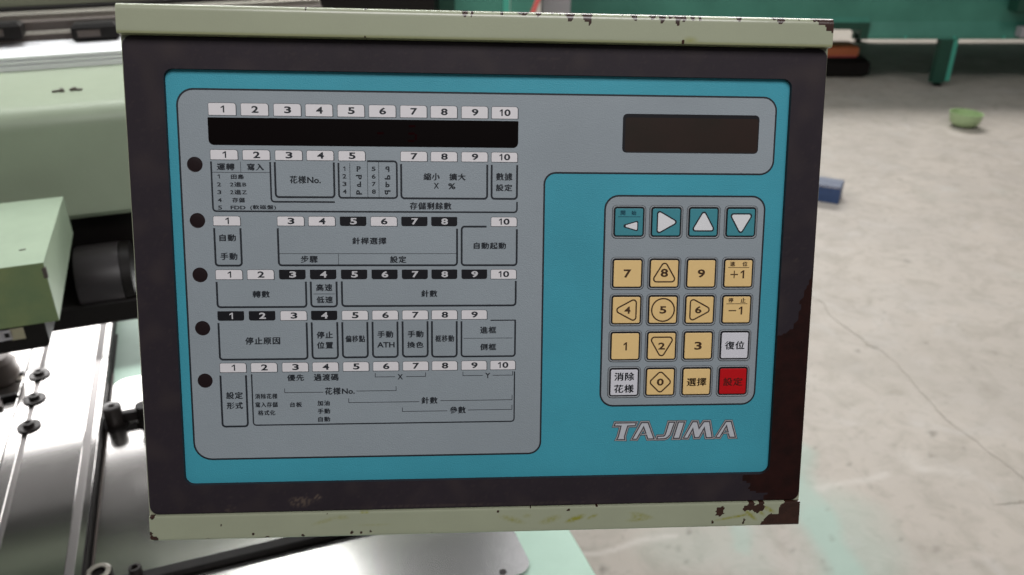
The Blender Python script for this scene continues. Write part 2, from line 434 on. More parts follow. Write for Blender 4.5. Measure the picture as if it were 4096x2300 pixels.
def concrete():
    m = bpy.data.materials.new('worn_concrete'); m.use_nodes = True; nt = m.node_tree; b = nt.nodes['Principled BSDF']
    b.inputs['Specular IOR Level'].default_value = 0.35
    tc = nt.nodes.new('ShaderNodeTexCoord')
    def nz(scale, det, ro, dist=0.0):
        n = nt.nodes.new('ShaderNodeTexNoise'); n.inputs['Scale'].default_value = scale; n.inputs['Detail'].default_value = det
        n.inputs['Roughness'].default_value = ro; n.inputs['Distortion'].default_value = dist
        nt.links.new(tc.outputs['Object'], n.inputs['Vector']); return n.outputs[0]
    def mr(src, a, bb, c=0.0, d=1.0):
        r = nt.nodes.new('ShaderNodeMapRange'); r.inputs[1].default_value = a; r.inputs[2].default_value = bb
        r.inputs[3].default_value = c; r.inputs[4].default_value = d; nt.links.new(src, r.inputs[0]); return r.outputs[0]
    def mix(f, a, c, k=None):
        x = nt.nodes.new('ShaderNodeMix'); x.data_type = 'RGBA'
        if isinstance(f, float): x.inputs[0].default_value = f
        else: nt.links.new(f, x.inputs[0])
        for idx, q in ((6, a), (7, c)):
            if isinstance(q, tuple): x.inputs[idx].default_value = (*q, 1)
            else: nt.links.new(q, x.inputs[idx])
        return x.outputs[2]
    c = mix(mr(nz(2.2, 7, .6, .6), .35, .68), (.50, .45, .40), (.45, .41, .37))
    c = mix(mr(nz(9, 8, .65, .8), .46, .73, 0, .72), c, (.33, .30, .255))
    c = mix(mr(nz(26, 6, .6, .3), .55, .75, 0, .42), c, (.27, .245, .205))
    c = mix(mr(nz(5, 6, .6, 1.2), .55, .75, 0, .6), c, (.54, .51, .485))
    c = mix(mr(nz(3.3, 4, .5), .62, .85, 0, .35), c, (.40, .44, .38))
    c = mix(mr(nz(140, 4, .7), .64, .76, 0, .3), c, (.25, .225, .19))
    c = mix(mr(nz(1.3, 5, .6, 1.5), .5, .75, 0, .45), c, (.33, .30, .265))
    at = nt.nodes.new('ShaderNodeAttribute'); at.attribute_name = 'marks'
    sp = nt.nodes.new('ShaderNodeSeparateColor'); nt.links.new(at.outputs['Color'], sp.inputs[0])
    c = mix(sp.outputs[0], c, (.36, .50, .435))
    c = mix(sp.outputs[2], c, (.66, .62, .58))
    c = mix(mr(sp.outputs[1], 0, 1, 0, .8), c, (.15, .14, .115))
    nt.links.new(c, b.inputs['Base Color'])
    nt.links.new(mr(nz(6, 5, .6), .3, .7, .48, .7), b.inputs['Roughness'])
    bp = nt.nodes.new('ShaderNodeBump'); bp.inputs['Strength'].default_value = .12; bp.inputs['Distance'].default_value = .004
    nt.links.new(nz(45, 8, .6), bp.inputs['Height']); nt.links.new(bp.outputs[0], b.inputs['Normal'])
    return m
CONC = concrete()
gm = MB(); gm.add([(-14, -6, -.004), (16, -6, -.004), (16, 26, -.004), (-14, 26, -.004)], [[0, 1, 2, 3]], CONC)
g = gm.build('ground'); tag(g, kind='structure')
o = floor_mesh('floor', 0.1, 3.2, 0.9, 4.6, 0.0115, 0.0, CONC); tag(o, kind='structure')

def crack(pts, w0, w1, name='floor_crack'):
    P = [fl(*q) for q in pts]
    fine = []
    rn = random.Random(5)
    for k in range(len(P) - 1):
        n = 7
        for i in range(n):
            t = i / n; x = P[k][0] * (1 - t) + P[k + 1][0] * t; y = P[k][1] * (1 - t) + P[k + 1][1] * t
            fine.append((x + rn.uniform(-.0035, .0035), y + rn.uniform(-.0035, .0035)))
    vs = []; fs = []
    for i, p in enumerate(fine):
        q = fine[min(i + 1, len(fine) - 1)] if i < len(fine) - 1 else p; a = fine[i - 1] if i else p
        t = nrm(sub(q, a)); w = (w0 + (w1 - w0) * abs(noise.noise(Vector((i * .13, 4, 0)))) * 2) * (.45 if i in (0, len(fine) - 1) else 1)
        vs += [(p[0] - t[1] * w / 2, p[1] + t[0] * w / 2, .001), (p[0] + t[1] * w / 2, p[1] - t[0] * w / 2, .001)]
        if i: fs.append([2 * i - 2, 2 * i - 1, 2 * i + 1, 2 * i])
    mb = MB(); mb.add(vs, [f[::-1] for f in fs], M['crack']); o = mb.build(name); tag(o, kind='structure')
crack([(3200,1180),(3253,1189),(3295,1212),(3312,1253),(3366,1299),(3444,1349),(3473,1382),(3515,1395),(3577,1444),(3639,1515),(3681,1569),(3720,1605),(3785,1681),(3805,1697),(3826,1712),(3888,1750),(3971,1820),(4034,1866),(4096,1916),(4200,2000)], .0012, .0055)
crack([(3985,2022),(4025,2014),(4096,2006),(4180,2004)], .003, .006)

# ================================================================== CONTROL PANEL
mm = Matrix.Diagonal((.001, .001, .001, 1))
R3 = Euler((0.15647633969707436, 0, 0)).to_matrix() @ Euler((0, 0.07858349957740585, 0)).to_matrix() @ Euler((0, 0, -0.009434202051890508)).to_matrix()
PT = CM @ (Matrix.Translation((-0.17446924502021108, -0.10549263386122146, -0.45273457216240753)) @ R3.to_4x4())
panel = empty('control_panel', 'dark framed operator control panel with teal face, keypad and pale green chipped case', 'control panel', T=PT)
def P(mb, name, parent=None, **k): return mb.build(name, parent or panel, T=mm, **k)

# case body behind the bezel
b = MB()
out = rr(-18.7, -28.3, 337.9, 245.4, 2.5)
b.loft([(rr(-12, -22, 331, 238, 4), -92), (out, -84), (out, 0.6), (rr(-18.3, -27.8, 337.5, 244.9, 2), 1.2), (rr(-9, -7, 328, 223, 2), 1.2)], M['case'])
b.poly(rr(-12, -22, 331, 238, 4)[::-1], -92, M['case'])
P(b, 'case', recalc=True)

# bezel frame with its worn right side
def grid_region(x0, x1, y0, y1, st, z, hole=None):
    pass
rust_poly = [(345,140),(341,131),(338,120),(336.4,113),(333.8,106),(332,99.3),(330.2,92),(328.6,87),(326,82.5),(322,80.5),(317.5,78.6),(316,70),(316,30),(318,4),(314,0.2),(303,-0.5),(307,-3.2),(308.8,-5.2),(306.5,-8),(312,-9.3),(317,-11.5),(318,-18),(345,-18)]
def inside(p, poly):
    r = False; n = len(poly)
    for i in range(n):
        a, b_ = poly[i - 1], poly[i]
        if (a[1] > p[1]) != (b_[1] > p[1]) and p[0] < (b_[0] - a[0]) * (p[1] - a[1]) / (b_[1] - a[1]) + a[0]: r = not r
    return r
def lump(x, y, s, a=1.0): return a * noise.noise(Vector((x * s, y * s, 1.7)))
def bezel_wear(x, y):
    n1 = lump(x, y, .5, 1.6) + lump(x, y, .17, 1.5)
    r = 1.0 if inside((x + n1, y + n1 * .7), rust_poly) else 0.0
    s = 0.0
    for cx, cy, rx, ry, a in ((61, -9.5, 6, 2.6, .8), (24, -13, 3, 2, .45), (190, 224, 9, 1, .12), (326.5, 121, 1.6, .7, 1.0), (70, -7, 2, 1.4, .9), (133, -13.2, 40, .5, .25), (200, -13.5, 30, .4, .2), (301, -11, 3, 1.6, .0)):
        d = math.hypot((x - cx) / rx, (y - cy) / ry)
        if d < 1.3: s = max(s, a * max(0, min(1, (1.3 - d) * 1.5)) * (1 if noise.noise(Vector((x * .9, y * .9, 9))) > -.02 else .15))
    s = max(s, .20 * max(0, lump(x, y, .08, 1.0)), .12 * max(0, lump(x, y, .6, 2.0) - .5))
    return (r, s, 0, 1)
BX0, BX1, BY0, BY1 = -17.9, 337.2, -15.0, 231.4
IX0, IX1, IY0, IY1 = 1.0, 319.1, 1.0, 216.0       # opening
step = 1.15
b = MB(); cols = []
def clipc(x, y, r=4.2):
    cx = min(max(x, BX0 + BV + r), BX1 - BV - r); cy = min(max(y, BY0 + BV + r), BY1 - BV - r)
    d = math.hypot(x - cx, y - cy)
    return (x, y) if d <= r else (cx + (x - cx) * r / d, cy + (y - cy) * r / d)
def patch(mb, xs, ys, z, m, wf, clip=None):
    nx, ny = len(xs), len(ys); vs = []; fs = []
    for y in ys:
        for x in xs: vs.append((*clipc(x, y), z)); cols.append(wf(x, y))
    for j in range(ny - 1):
        for i in range(nx - 1):
            a = j * nx + i; fs.append([a, a + 1, a + nx + 1, a + nx])
    mb.add(vs, fs, m)
def lin(a, b_, st):
    n = max(1, round((b_ - a) / st)); return [a + (b_ - a) * i / n for i in range(n + 1)]
ZB = 2.5; BV = .5
# four strips around a rounded opening
patch(b, lin(BX0 + BV, BX1 - BV, step), lin(IY1, BY1 - BV, step), ZB, M['bezel'], bezel_wear)
patch(b, lin(BX0 + BV, BX1 - BV, step), lin(BY0 + BV, IY0, step), ZB, M['bezel'], bezel_wear)
patch(b, lin(BX0 + BV, IX0, step), lin(IY0, IY1, step), ZB, M['bezel'], bezel_wear)
patch(b, lin(IX1, BX1 - BV, step), lin(IY0, IY1, step), ZB, M['bezel'], bezel_wear)
CR = 4.5
for cx, cy, sx, sy in ((IX0, IY0, 1, 1), (IX1, IY0, -1, 1), (IX1, IY1, -1, -1), (IX0, IY1, 1, -1)):
    arc = [(cx + sx * CR * (1 - math.cos(t)), cy + sy * CR * (1 - math.sin(t))) for t in [math.pi / 2 * k / 6 for k in range(7)]]
    pts = [(cx, cy)] + arc
    if area(pts) < 0: pts = pts[::-1]
    cols += [bezel_wear(*p) for p in pts]; b.poly(pts, ZB, M['bezel'])
n0 = len(b.v); ro = rr(IX0, IY0, IX1, IY1, CR, 6); ri = rr(IX0 + .15, IY0 + .15, IX1 - .15, IY1 - .15, CR, 6)
b.loft([(ri, -.4), (ro, ZB)], M['bezel'])
oo = rr(BX0 + BV, BY0 + BV, BX1 - BV, BY1 - BV, 4.2, 6); o1 = rr(BX0, BY0, BX1, BY1, 4.7, 6)
b.loft([(o1, .9), (o1, ZB - BV), (oo, ZB)], M['bezel'])
cols += [bezel_wear(v[0], v[1]) for v in b.v[n0:]]
o = P(b, 'bezel', recalc=False)
ca = o.data.color_attributes.new('wear', 'FLOAT_COLOR', 'POINT'); ca.data.foreach_set('color', [q for c in cols for q in c])

# lips of the green case, above and below the bezel
def profile_bar(name, prof, x0, x1, st, wf, chamfer=0.0):
    xs = lin(x0, x1, st); n = len(prof); vs = []; fs = []; cl = []
    for i, x in enumerate(xs):
        for (y, z) in prof:
            xx = x
            vs.append((xx, y, z)); cl.append(wf(xx, y, z))
    for i in range(len(xs) - 1):
        for k in range(n - 1):
            fs.append([i * n + k, (i + 1) * n + k, (i + 1) * n + k + 1, i * n + k + 1])
    fs.append(list(range(n))); fs.append([(len(xs) - 1) * n + k for k in range(n)][::-1])
    mb = MB(); mb.add(vs, fs, M['green'])
    o = P(mb, name, smooth=True, recalc=True)
    ca = o.data.color_attributes.new('wear', 'FLOAT_COLOR', 'POINT'); ca.data.foreach_set('color', [q for c in cl for q in c])
    return o
def px2x(p): return -17.5 + (p - 463) * .1233
# chips of the upper lip: centre px, half width px, how far they reach down (mm)
chips = [(1812,14,3.6),(1840,8,3.2),(1185,5,1.6),(1420,5,1.6),(1925,3,1.4),(1960,7,2.4),(2048,28,2.1),(2107,14,2.5),(2164,5,1.6),(2195,4,1.5),(2236,21,4.3),(2306,25,4.8),(2316,11,6.2),
 (2450,4,1.3),(2499,18,2.4),(2505,9,4.2),(2575,18,2.7),(2615,18,4.4),(2650,14,2.2),(2680,15,5.0),(2705,13,4.0),(2742,12,2.6),(2772,6,3.2),(2938,10,2.9),(2928,5,2.0),(3085,14,1.6),(3112,22,3.4),(3190,5,1.6)]
def top_wear(x, y, z):
    arc = (246.0 - y) + max(0, 8 - z) * .0
    if z < 4.4: arc = -(4.4 - z) * .4
    r = 0.0; nn = lump(x, y, .9, .7)
    for c, hw, dep in chips:
        cx = px2x(c); hw2 = hw * .1233
        if abs(x - cx) < hw2 + 1.2 and z > 2:
            t = abs(x - cx) / hw2
            lim = dep * (1 - t ** 2.2) if t < 1 else -2
            if arc < lim + nn * .8: r = 1.0
    # the worn right-hand corner
    if x > px2x(3238) and arc < .9 + max(0, (x - px2x(3238))) * .47 + nn * 1.3: r = 1.0
    if x > 333 and arc < 6.4 + nn: r = 1.0
    if arc < .2 and 2 < z and abs(lump(x, 3, .31, 1)) > .46: r = 1.0
    s = 0.0
    d = math.hypot((x - 262.5) / 3.5, (y - 233.5) / 1.8)
    if d < 1.4: s = .45 * (1.4 - d)
    if math.hypot(x - 258.8, y - 232.8) < 1.0: r = 1.0
    if math.hypot(x - 100, y - 232.2) < .7: r = .6
    if y < 232.6: s = max(s, .35)  # olive line painted along the lower edge for the shaded gap
    return (r, s, 0, 1)
prof = [(231.6, 1.3), (231.6, 6.9), (231.9, 7.6), (232.4, 7.9)] + [(232.4 + (243.0 - 232.4) * k / 11, 8.0) for k in range(1, 12)]
prof += [(243.0 + 3 * math.sin(a), 5.0 + 3 * math.cos(a)) for a in [math.pi / 2 * k / 8 for k in range(1, 9)]] + [(246.0, 3.5), (246.0, -20), (246.0, -70), (245.4, -84)]
profile_bar('top_lip', prof, -18.1, 336.9, .7, top_wear)
big = [(329.5,-14),(328.6,-15.4),(325.6,-17.2),(324.9,-22.4),(323,-22.9),(320.5,-21.8),(318.2,-24.2),(316.6,-26.0),(315.0,-27.6),(315,-30),(345,-30),(345,-14)]
ch1 = [(288.2,-17.6),(294,-17.5),(293.7,-21.6),(291,-22.9),(288.4,-22.3),(290,-20.8),(288,-20.4),(290,-19.2)]
ch2 = [(304.6,-20.2),(304.9,-17.2),(307,-16.6),(308,-14),(311.2,-14),(311.5,-17),(313.4,-15.6),(314,-14),(316.4,-14),(317.4,-19.2),(313,-21.6),(309.5,-19.9)]
dots = [(19,-21,.6),(36,-26.5,.8),(75,-15.8,.3),(88,-26.9,.9),(93,-27.3,.6),(98,-26.7,.6),(167,-16.9,.7),(62,-28,.8),(43,-28.4,.8),(131,-28,.5),(185,-15.5,.5),(206,-17.2,.8),(287.4,-26.1,.7),(305,-26.9,.9),(305.6,-25.4,.7),(222,-15.3,.5),(-16.5,-15.6,1.3),(-15,-28.2,1.5),(-17.5,-25,1.0),(-16.8,-27,1.2),(12,-28.2,.6)]
smears = [(210,-22.2,4.6,1.3,.35,1.0),(219.5,-21.3,2.6,.9,.4,.6),(196,-22.4,5,1.6,.3,.45),(175,-21.8,6,1.4,-.3,.4),(183,-20,2,1,0,.3),(247,-21.2,5.5,1.1,-.25,.5),(246,-23.6,6,.9,.1,.5),(243,-22,1.6,2,0,.5),
 (74,-20,6,1.0,.3,.3),(83,-18.3,3,1.2,0,.35),(95,-15.8,2,.6,0,.7),(300,-23.5,9,.7,.16,.85),(309,-22.6,4,1.0,-.7,.9),(314.5,-20.5,3,.9,-.8,.7),(319.5,-19.5,3.2,1.0,-.5,.8),(100,-23,8,.5,0,.2)]
def bot_wear(x, y, z):
    nn = lump(x, y, .8, .7); r = 0.0
    q = (x + nn, y + lump(y, x, .8, .7))
    if inside(q, big) or inside(q, ch1) or inside(q, ch2): r = 1.0
    for cx, cy, rad in dots:
        if math.hypot(x - cx, y - cy) < rad + nn * .4: r = 1.0
    s = 0.0
    for cx, cy, rx, ry, an, a in smears:
        dx, dy = x - cx, y - cy; ca_, sa_ = math.cos(an), math.sin(an)
        d = math.hypot((dx * ca_ + dy * sa_) / rx, (-dx * sa_ + dy * ca_) / ry)
        if d < 1.5: s = max(s, 1.5 * a * max(0, min(1, (1.5 - d))) * (.6 + .6 * noise.noise(Vector((x * .7, y * .7, 2)))))
    return (r, min(1, s), 0, 1)
prof2 = [(-29.0, -84), (-29.2, -30), (-29.2, 2.6)] + [(-28.2 - math.cos(a) * 1.0, 3.0 + math.sin(a) * 1.0) for a in [math.pi / 2 * k / 3 for k in range(4)]] + \
        [(-28.2 + 12.2 * k / 18, 4.0) for k in range(1, 19)] + [(-15.5, 3.8), (-15.3, 3.2), (-15.3, 1.3)]
profile_bar('bottom_lip', prof2, -17.9, 337.3, .65, bot_wear)

# teal face sheet, grey field, outlines
b = MB(); b.prism(rr(.4, .4, 319.6, 216.6, 4.4, 6), -.5, 0.0, M['teal']); P(b, 'face_sheet')
gray = [(6.3, 14.5), (190.27, 14.5), (190.27, 166.76), (312.2, 166.76), (312.2, 206.4), (6.3, 206.4)]
g_r = []
rad = {0: 9, 1: 6.5, 2: 6.0, 3: 7, 4: 7, 5: 8}
def rounded(poly, rads, seg=7):
    n = len(poly); out = []
    for i in range(n):
        q = roundpath([poly[i - 1], poly[i], poly[(i + 1) % n]], rads[i], False, seg)
        out += q[1:-1]
    return out
gp = rounded(gray, rad)
b = MB(); b.prism(offset_poly(gp, .6), .02, .07, M['ink']); b.prism(offset_poly(gp, -.35), .075, .10, M['grey']); P(b, 'grey_field')
kp = rr(222.9, 40.8, 308.9, 154.8, 7, 7)
b = MB(); b.prism(offset_poly(kp, .6), .02, .07, M['ink']); b.prism(offset_poly(kp, -.35), .075, .10, M['grey']); P(b, 'keypad_field')
# display window and its dim segments
b = MB(); b.prism(rr(20.7, 179.2, 176.5, 192.8, (2.6, 2.6, .4, .4)), .1, .22, M['window']); dw = P(b, 'display_window')
SEG = {'a': (.15, 1, .85, 1), 'g': (.15, .5, .85, .5), 'd': (.15, 0, .85, 0), 'f': (0, .55, 0, .95), 'b': (1, .55, 1, .95), 'e': (0, .05, 0, .45), 'c': (1, .05, 1, .45)}
for i, segs in zip((5, 6), ('g', 'adgc')):
    b = MB(); x0 = 25 + 15.72 * i; y0 = 182.2; w, h = 4.6, 7.4
    for s in segs:
        a_, b_, c_, d_ = SEG[s]
        b.ribbon([(x0 + a_ * w + b_ * .5, y0 + b_ * h), (x0 + c_ * w + d_ * .5, y0 + d_ * h)], 1.0, .235, M['ledoff'])
    P(b, 'led_digit', dw)
b = MB(); lx = (230.9, 177.3, 303.6, 197.3)
b.loft([(rr(*lx, 2.2), .09), (rr(lx[0] + .1, lx[1] + .1, lx[2] - .1, lx[3] - .1, 2.2), .16), (rr(lx[0] + 1.4, lx[1] + .6, lx[2] - .5, lx[3] - 1.9, 1.4), .12)], M['blackt'])
b.poly(rr(lx[0] + 1.4, lx[1] + .6, lx[2] - .5, lx[3] - 1.9, 1.4), .12, M['lcd']); P(b, 'lcd_window')

# indicator holes
for cy in (169.4, 141.2, 113.3, 85.4, 57.4):
    b = MB(); b.rev([(3.85, .10), (3.8, .16), (3.6, .16), (3.3, -.2), (0.01, -.2)][:3] + [(3.5, .13), (2.2, .24), (.001, .30)], M['hole'], Matrix.Translation((13.4, cy, 0)), 30)
    P(b, 'indicator_lamp')

# numbered tiles
XT = [21.3 + 15.71 * i for i in range(10)]
XT = [21.3, 37.2, 53.3, 69.0, 84.9, 100.6, 116.3, 131.7, 147.4, 162.8]
rows = [(193.95, 199.85, range(1, 11), ''), (172.0, 176.8, [1, 2, 3, 4, 5, 7, 8, 9, 10], ''), (138.75, 143.4, [1, 3, 4, 5, 6, 7, 8, 10], 'bbb'),
        (111.0, 115.85, range(1, 11), ''), (89.4, 94.2, range(1, 10), ''), (61.8, 66.6, range(1, 11), '')]
black = {2: {5, 7, 8}, 3: {3, 4, 5, 6, 7, 8, 9}, 4: {1, 2, 4}}
NW = {'1': 1.75, '10': 5.6}
for ri_, (y0, y1, ids, _) in enumerate(rows):
    for n in ids:
        x0 = XT[n - 1]; x1 = x0 + 13.3; bl = n in black.get(ri_, ())
        b = MB()
        if bl:
            b.prism(rr(x0 - .1, y0 - .1, x1 + .1, y1 + .1, (1.1, 1.1, .4, .4), 3), .1, .18, M['blackt'])
        else:
            b.prism(rr(x0 - .22, y0 - .3, x1 + .42, y1 + .22, (.3, .3, 1.5, .9), 3), .1, .13, M['ink2'])  # dark outline painted heavier right and below, as the tile's shadow
            b.prism(rr(x0, y0, x1, y1, (.3, .3, 1.2, .7), 3), .1, .18, M['white'])
        t = P(b, 'number_tile')
        if bl: t['label'] = 'black tile with a pale number'
        s = str(n); w = NW.get(s, 3.45); h = 3.3 if ri_ else 3.4; cx = (x0 + x1) / 2 + .2; cy = (y0 + y1) / 2 + .05
        b = MB(); add_text(b, s, cx - w / 2, cx + w / 2, cy - h / 2, cy + h / 2, .2, M['offwhite'] if bl else M['ink'], .03)
        P(b, 'numeral', t)

# ruled boxes printed on the grey field
def ubox(x0, x1, yb, yt, w=1.0, top=None, r=1.6, m='ink', extra=()):
    b = MB()
    pts = [(x0, yt), (x0, yb), (x1, yb), (x1, yt)]
    if top == 'right':   # x from..x1 on top, joined to the right side
        pts = [(x0, yt), (x0, yb), (x1, yb), (x1, extra[0]), (extra[1], extra[0])]
    if top == 'left':    # joined to the left side
        pts = [(extra[1], extra[0]), (x0, extra[0]), (x0, yb), (x1, yb), (x1, yt)]
    b.ribbon(pts, w, .14, M[m], r=r)
    P(b, 'printed_box')
def line(pts, w=.28, m='ink2', name='printed_rule', z=.125):
    b = MB(); b.ribbon(pts, w, z, M[m]); P(b, name)
# first block
b = MB(); b.ribbon([(21.4, 171), (21.4, 146.0), (176.2, 146.0), (176.2, 151.5)], .85, .14, M['ink'], r=1.6); P(b, 'printed_box')
b = MB(); b.ribbon([(50.6, 171), (50.6, 150.9), (82.5, 150.9)], .85, .14, M['ink'], r=1.6); P(b, 'printed_box')
ubox(52.9, 82.4, 153.3, 171)
b = MB(); b.ribbon([(84.7, 170.8), (84.7, 153.1), (114.2, 153.1), (114.2, 171.8), (99.2, 171.8)], .92, .14, M['ink'], r=1.5); P(b, 'printed_box')
ubox(116.4, 160.6, 153.0, 170.5); ubox(162.9, 176.1, 153.0, 170.5)
line([(35.9, 171), (35.9, 165.75)]); line([(21.8, 165.6), (50.2, 165.6)])
for x, t in ((90.4, 170.7), (99.3, 171.4), (105.0, 171.4)): line([(x, 153.5), (x, t)])
# second block
ubox(21.5, 34.6, 118.1, 137.4); ubox(53.3, 145.0, 118.2, 137.4)
line([(53.7, 124.3), (144.6, 124.3)]); line([(83.7, 124.15), (83.7, 118.6)])
ubox(147.4, 176.3, 118.2, 137.2, top='left', extra=(138.5, 160.4))
# third block
ubox(21.5, 66.7, 96.4, 109.7); ubox(69.2, 82.4, 96.5, 109.7); ubox(85.1, 176.0, 96.7, 109.8); line([(70.4, 103.2), (81.4, 103.2)])
# fourth block
ubox(21.5, 66.5, 68.6, 88.1); ubox(69.1, 82.3, 68.8, 88.2); ubox(84.9, 97.9, 69.2, 88.2); ubox(100.6, 113.6, 69.2, 88.3)
ubox(116.3, 129.4, 69.3, 88.4); ubox(131.7, 144.8, 69.1, 88.4)
b = MB(); b.ribbon([(147.3, 88.3), (147.3, 69.1), (175.9, 69.1), (175.9, 88.7)], .92, .14, M['ink'], r=1.5); b.ribbon([(176.27, 88.7), (162.7, 88.7)], .6, .142, M['ink']); P(b, 'printed_box')
line([(148.4, 79.0), (174.6, 79.0)])
# fifth block
ubox(21.3, 34.4, 32.3, 60.1); ubox(37.3, 175.8, 32.8, 60.6, w=.7)
for pts in ([(101.6, 60.5), (101.6, 58.4), (112.0, 58.4)], [(117.9, 58.4), (128.2, 58.4), (128.2, 60.6)], [(148.1, 60.7), (148.1, 58.6), (158.7, 58.6)], [(164, 58.6), (174.8, 58.6), (174.8, 60.8)],
            [(54.1, 52.7), (54.1, 50.4), (74.2, 50.4)], [(91.5, 50.8), (112.5, 50.8), (112.5, 53.2)], [(87.4, 46.8), (87.4, 44.5), (124.8, 44.5)], [(136, 44.9), (174.6, 44.9), (174.6, 47.6)],
            [(115.7, 41.4), (115.7, 39.2), (139.7, 39.2)], [(150.8, 39.5), (174.6, 39.5), (174.6, 42.0)]):
    line(pts, .32, 'ink')

# lettering on the grey field: text, x0, x1, y0, y1
BOLD = .018
TX = [('運轉', 24.3, 32.8, 166.7, 170.1), ('寫入', 39.1, 47.3, 166.7, 170.1), ('田島', 31.0, 37.2, 162.3, 164.6), ('2進B', 30.3, 38.3, 158.4, 160.8), ('2進Z', 30.2, 38.4, 154.5, 156.9), ('存儲', 31.2, 37.3, 150.5, 152.9),
      ('FDD', 30.1, 37.6, 146.95, 148.8), ('(軟磁盤)', 40.0, 52.7, 146.7, 149.2), ('花様', 60.2, 68.2, 160.3, 164.1), ('No.', 68.8, 75.7, 160.4, 163.6),
      ('縮小', 127.9, 136.0, 162.4, 166.0), ('擴大', 141.1, 149.3, 162.4, 165.9), ('X', 133.0, 135.7, 158.1, 161.0), ('%', 140.4, 144.2, 157.8, 160.9), ('數據', 165.3, 173.6, 162.5, 166.3), ('設定', 165.2, 173.5, 157.0, 160.5),
      ('存儲剩餘數', 120.7, 142.0, 147.3, 151.0), ('自動', 24.0, 32.0, 130.7, 134.2), ('手動', 24.1, 32.4, 121.1, 124.7), ('針桿選擇', 91.0, 108.3, 129.2, 132.7), ('步驟', 64.6, 73.0, 119.6, 123.2), ('設定', 110.3, 118.5, 119.5, 123.0),
      ('自動起動', 153.8, 170.5, 126.8, 130.2), ('轉數', 39.5, 48.0, 101.4, 104.9), ('高速', 72.0, 80.1, 104.8, 108.4), ('低速', 72.0, 80.2, 98.4, 101.9), ('針數', 126.3, 134.5, 101.4, 105.0),
      ('停止原因', 34.9, 52.5, 76.6, 80.4), ('停止', 71.6, 79.8, 79.6, 83.2), ('位置', 71.6, 79.8, 74.1, 77.7), ('偏移點', 86.4, 96.5, 77.4, 81.0), ('手動', 103.2, 111.2, 79.7, 83.3), ('ATH', 102.8, 112.0, 74.4, 77.3),
      ('手動', 119.0, 127.1, 79.8, 83.3), ('換色', 118.7, 127.1, 74.1, 77.4), ('框移動', 133.5, 143.3, 77.2, 80.8), ('進框', 157.3, 165.7, 81.6, 85.3), ('倒框', 157.3, 165.7, 72.4, 76.0),
      ('優先', 55.7, 64.2, 56.8, 60.2), ('過渡碼', 69.5, 82.2, 56.7, 60.4), ('X', 113.3, 116.2, 56.9, 59.8), ('Y', 160.0, 162.8, 57.1, 60.0), ('花様', 75.1, 83.2, 49.1, 52.9), ('No.', 83.9, 90.7, 49.3, 52.3),
      ('設定', 23.9, 32.3, 47.4, 51.1), ('形式', 24.0, 32.1, 41.9, 45.5), ('消除花様', 38.7, 50.2, 47.2, 50.0), ('寫入存儲', 38.6, 50.2, 42.6, 45.4), ('格式化', 39.9, 48.8, 38.2, 40.9), ('台板', 56.6, 62.8, 42.5, 45.2),
      ('加油', 71.0, 77.3, 43.0, 45.8), ('手動', 71.1, 77.4, 38.6, 41.4), ('自動', 71.2, 77.3, 34.2, 36.9), ('針數', 126.0, 134.4, 43.3, 47.0), ('參數', 141.1, 149.5, 37.7, 41.5)]
for s, x0, x1, y0, y1 in TX:
    asc = all(ord(c) < 256 for c in s)
    b = MB(); add_text(b, s, x0, x1, y0, y1, .16, M['ink'], .03 if asc else BOLD, 1.0 if asc else 1.13); P(b, 'printed_text')
for i, y in enumerate((162.5, 158.5, 154.6, 150.6, 146.8)):
    w = 1.1 if i == 0 else 2.0
    b = MB(); add_text(b, str(i + 1), 24.9 - w / 2, 24.9 + w / 2, y, y + 2.05, .16, M['ink'], .02); P(b, 'printed_text')
for i in range(4):
    y = 166.8 - i * 3.87
    for s, cx in ((str(i + 1), 87.6), (str(i + 5), 102.4)):
        w = 1.1 if s == '1' else 2.0
        b = MB(); add_text(b, s, cx - w / 2, cx + w / 2, y, y + 2.25, .16, M['ink'], .025); P(b, 'printed_text')
for i, (r1, m1, r2, m2) in enumerate(((0, 0, 0, 1), (3, 0, 3, 1), (2, 0, 2, 1), (1, 0, 1, 1))):
    y = 166.4 - i * 3.87; 
    for rot_, mir, cx in ((r1, m1, 94.9), (r2, m2, 109.4)):
        w, h = (2.1, 2.8) if rot_ % 2 == 0 else (3.0, 2.3)
        b = MB(); add_text(b, 'P', cx - w / 2, cx + w / 2, y, y + h, .16, M['ink'], .03, rot=rot_, mirror=bool(mir)); P(b, 'printed_text')

# keys
KX = [227.2, 247.2, 267.4, 287.8]; KY = [133.0, 105.5, 85.7, 65.8, 45.7]; KW, KH = 16.9, 16.4
def tri(pts, r): return roundpath(pts, r, True, 5)
keys = {}
kinds = [['tkey'] * 4, ['yellow'] * 4, ['yellow'] * 4, ['yellow', 'yellow', 'yellow', 'wkey'], ['wkey', 'yellow', 'yellow', 'red']]
names = [['teal key with small white left arrow', 'teal key with white right arrow', 'teal key with white up arrow', 'teal key with white down arrow'],
         ['yellow key 7', 'yellow key 8 in a triangle', 'yellow key 9', 'yellow key plus one'], ['yellow key 4 in a triangle', 'yellow key 5 in a circle', 'yellow key 6 in a triangle', 'yellow key minus one'],
         ['yellow key 1', 'yellow key 2 in a triangle', 'yellow key 3', 'white key in the rightmost column'], ['white key with four characters', 'yellow key 0 in a diamond', 'yellow key with two characters', 'red key']]
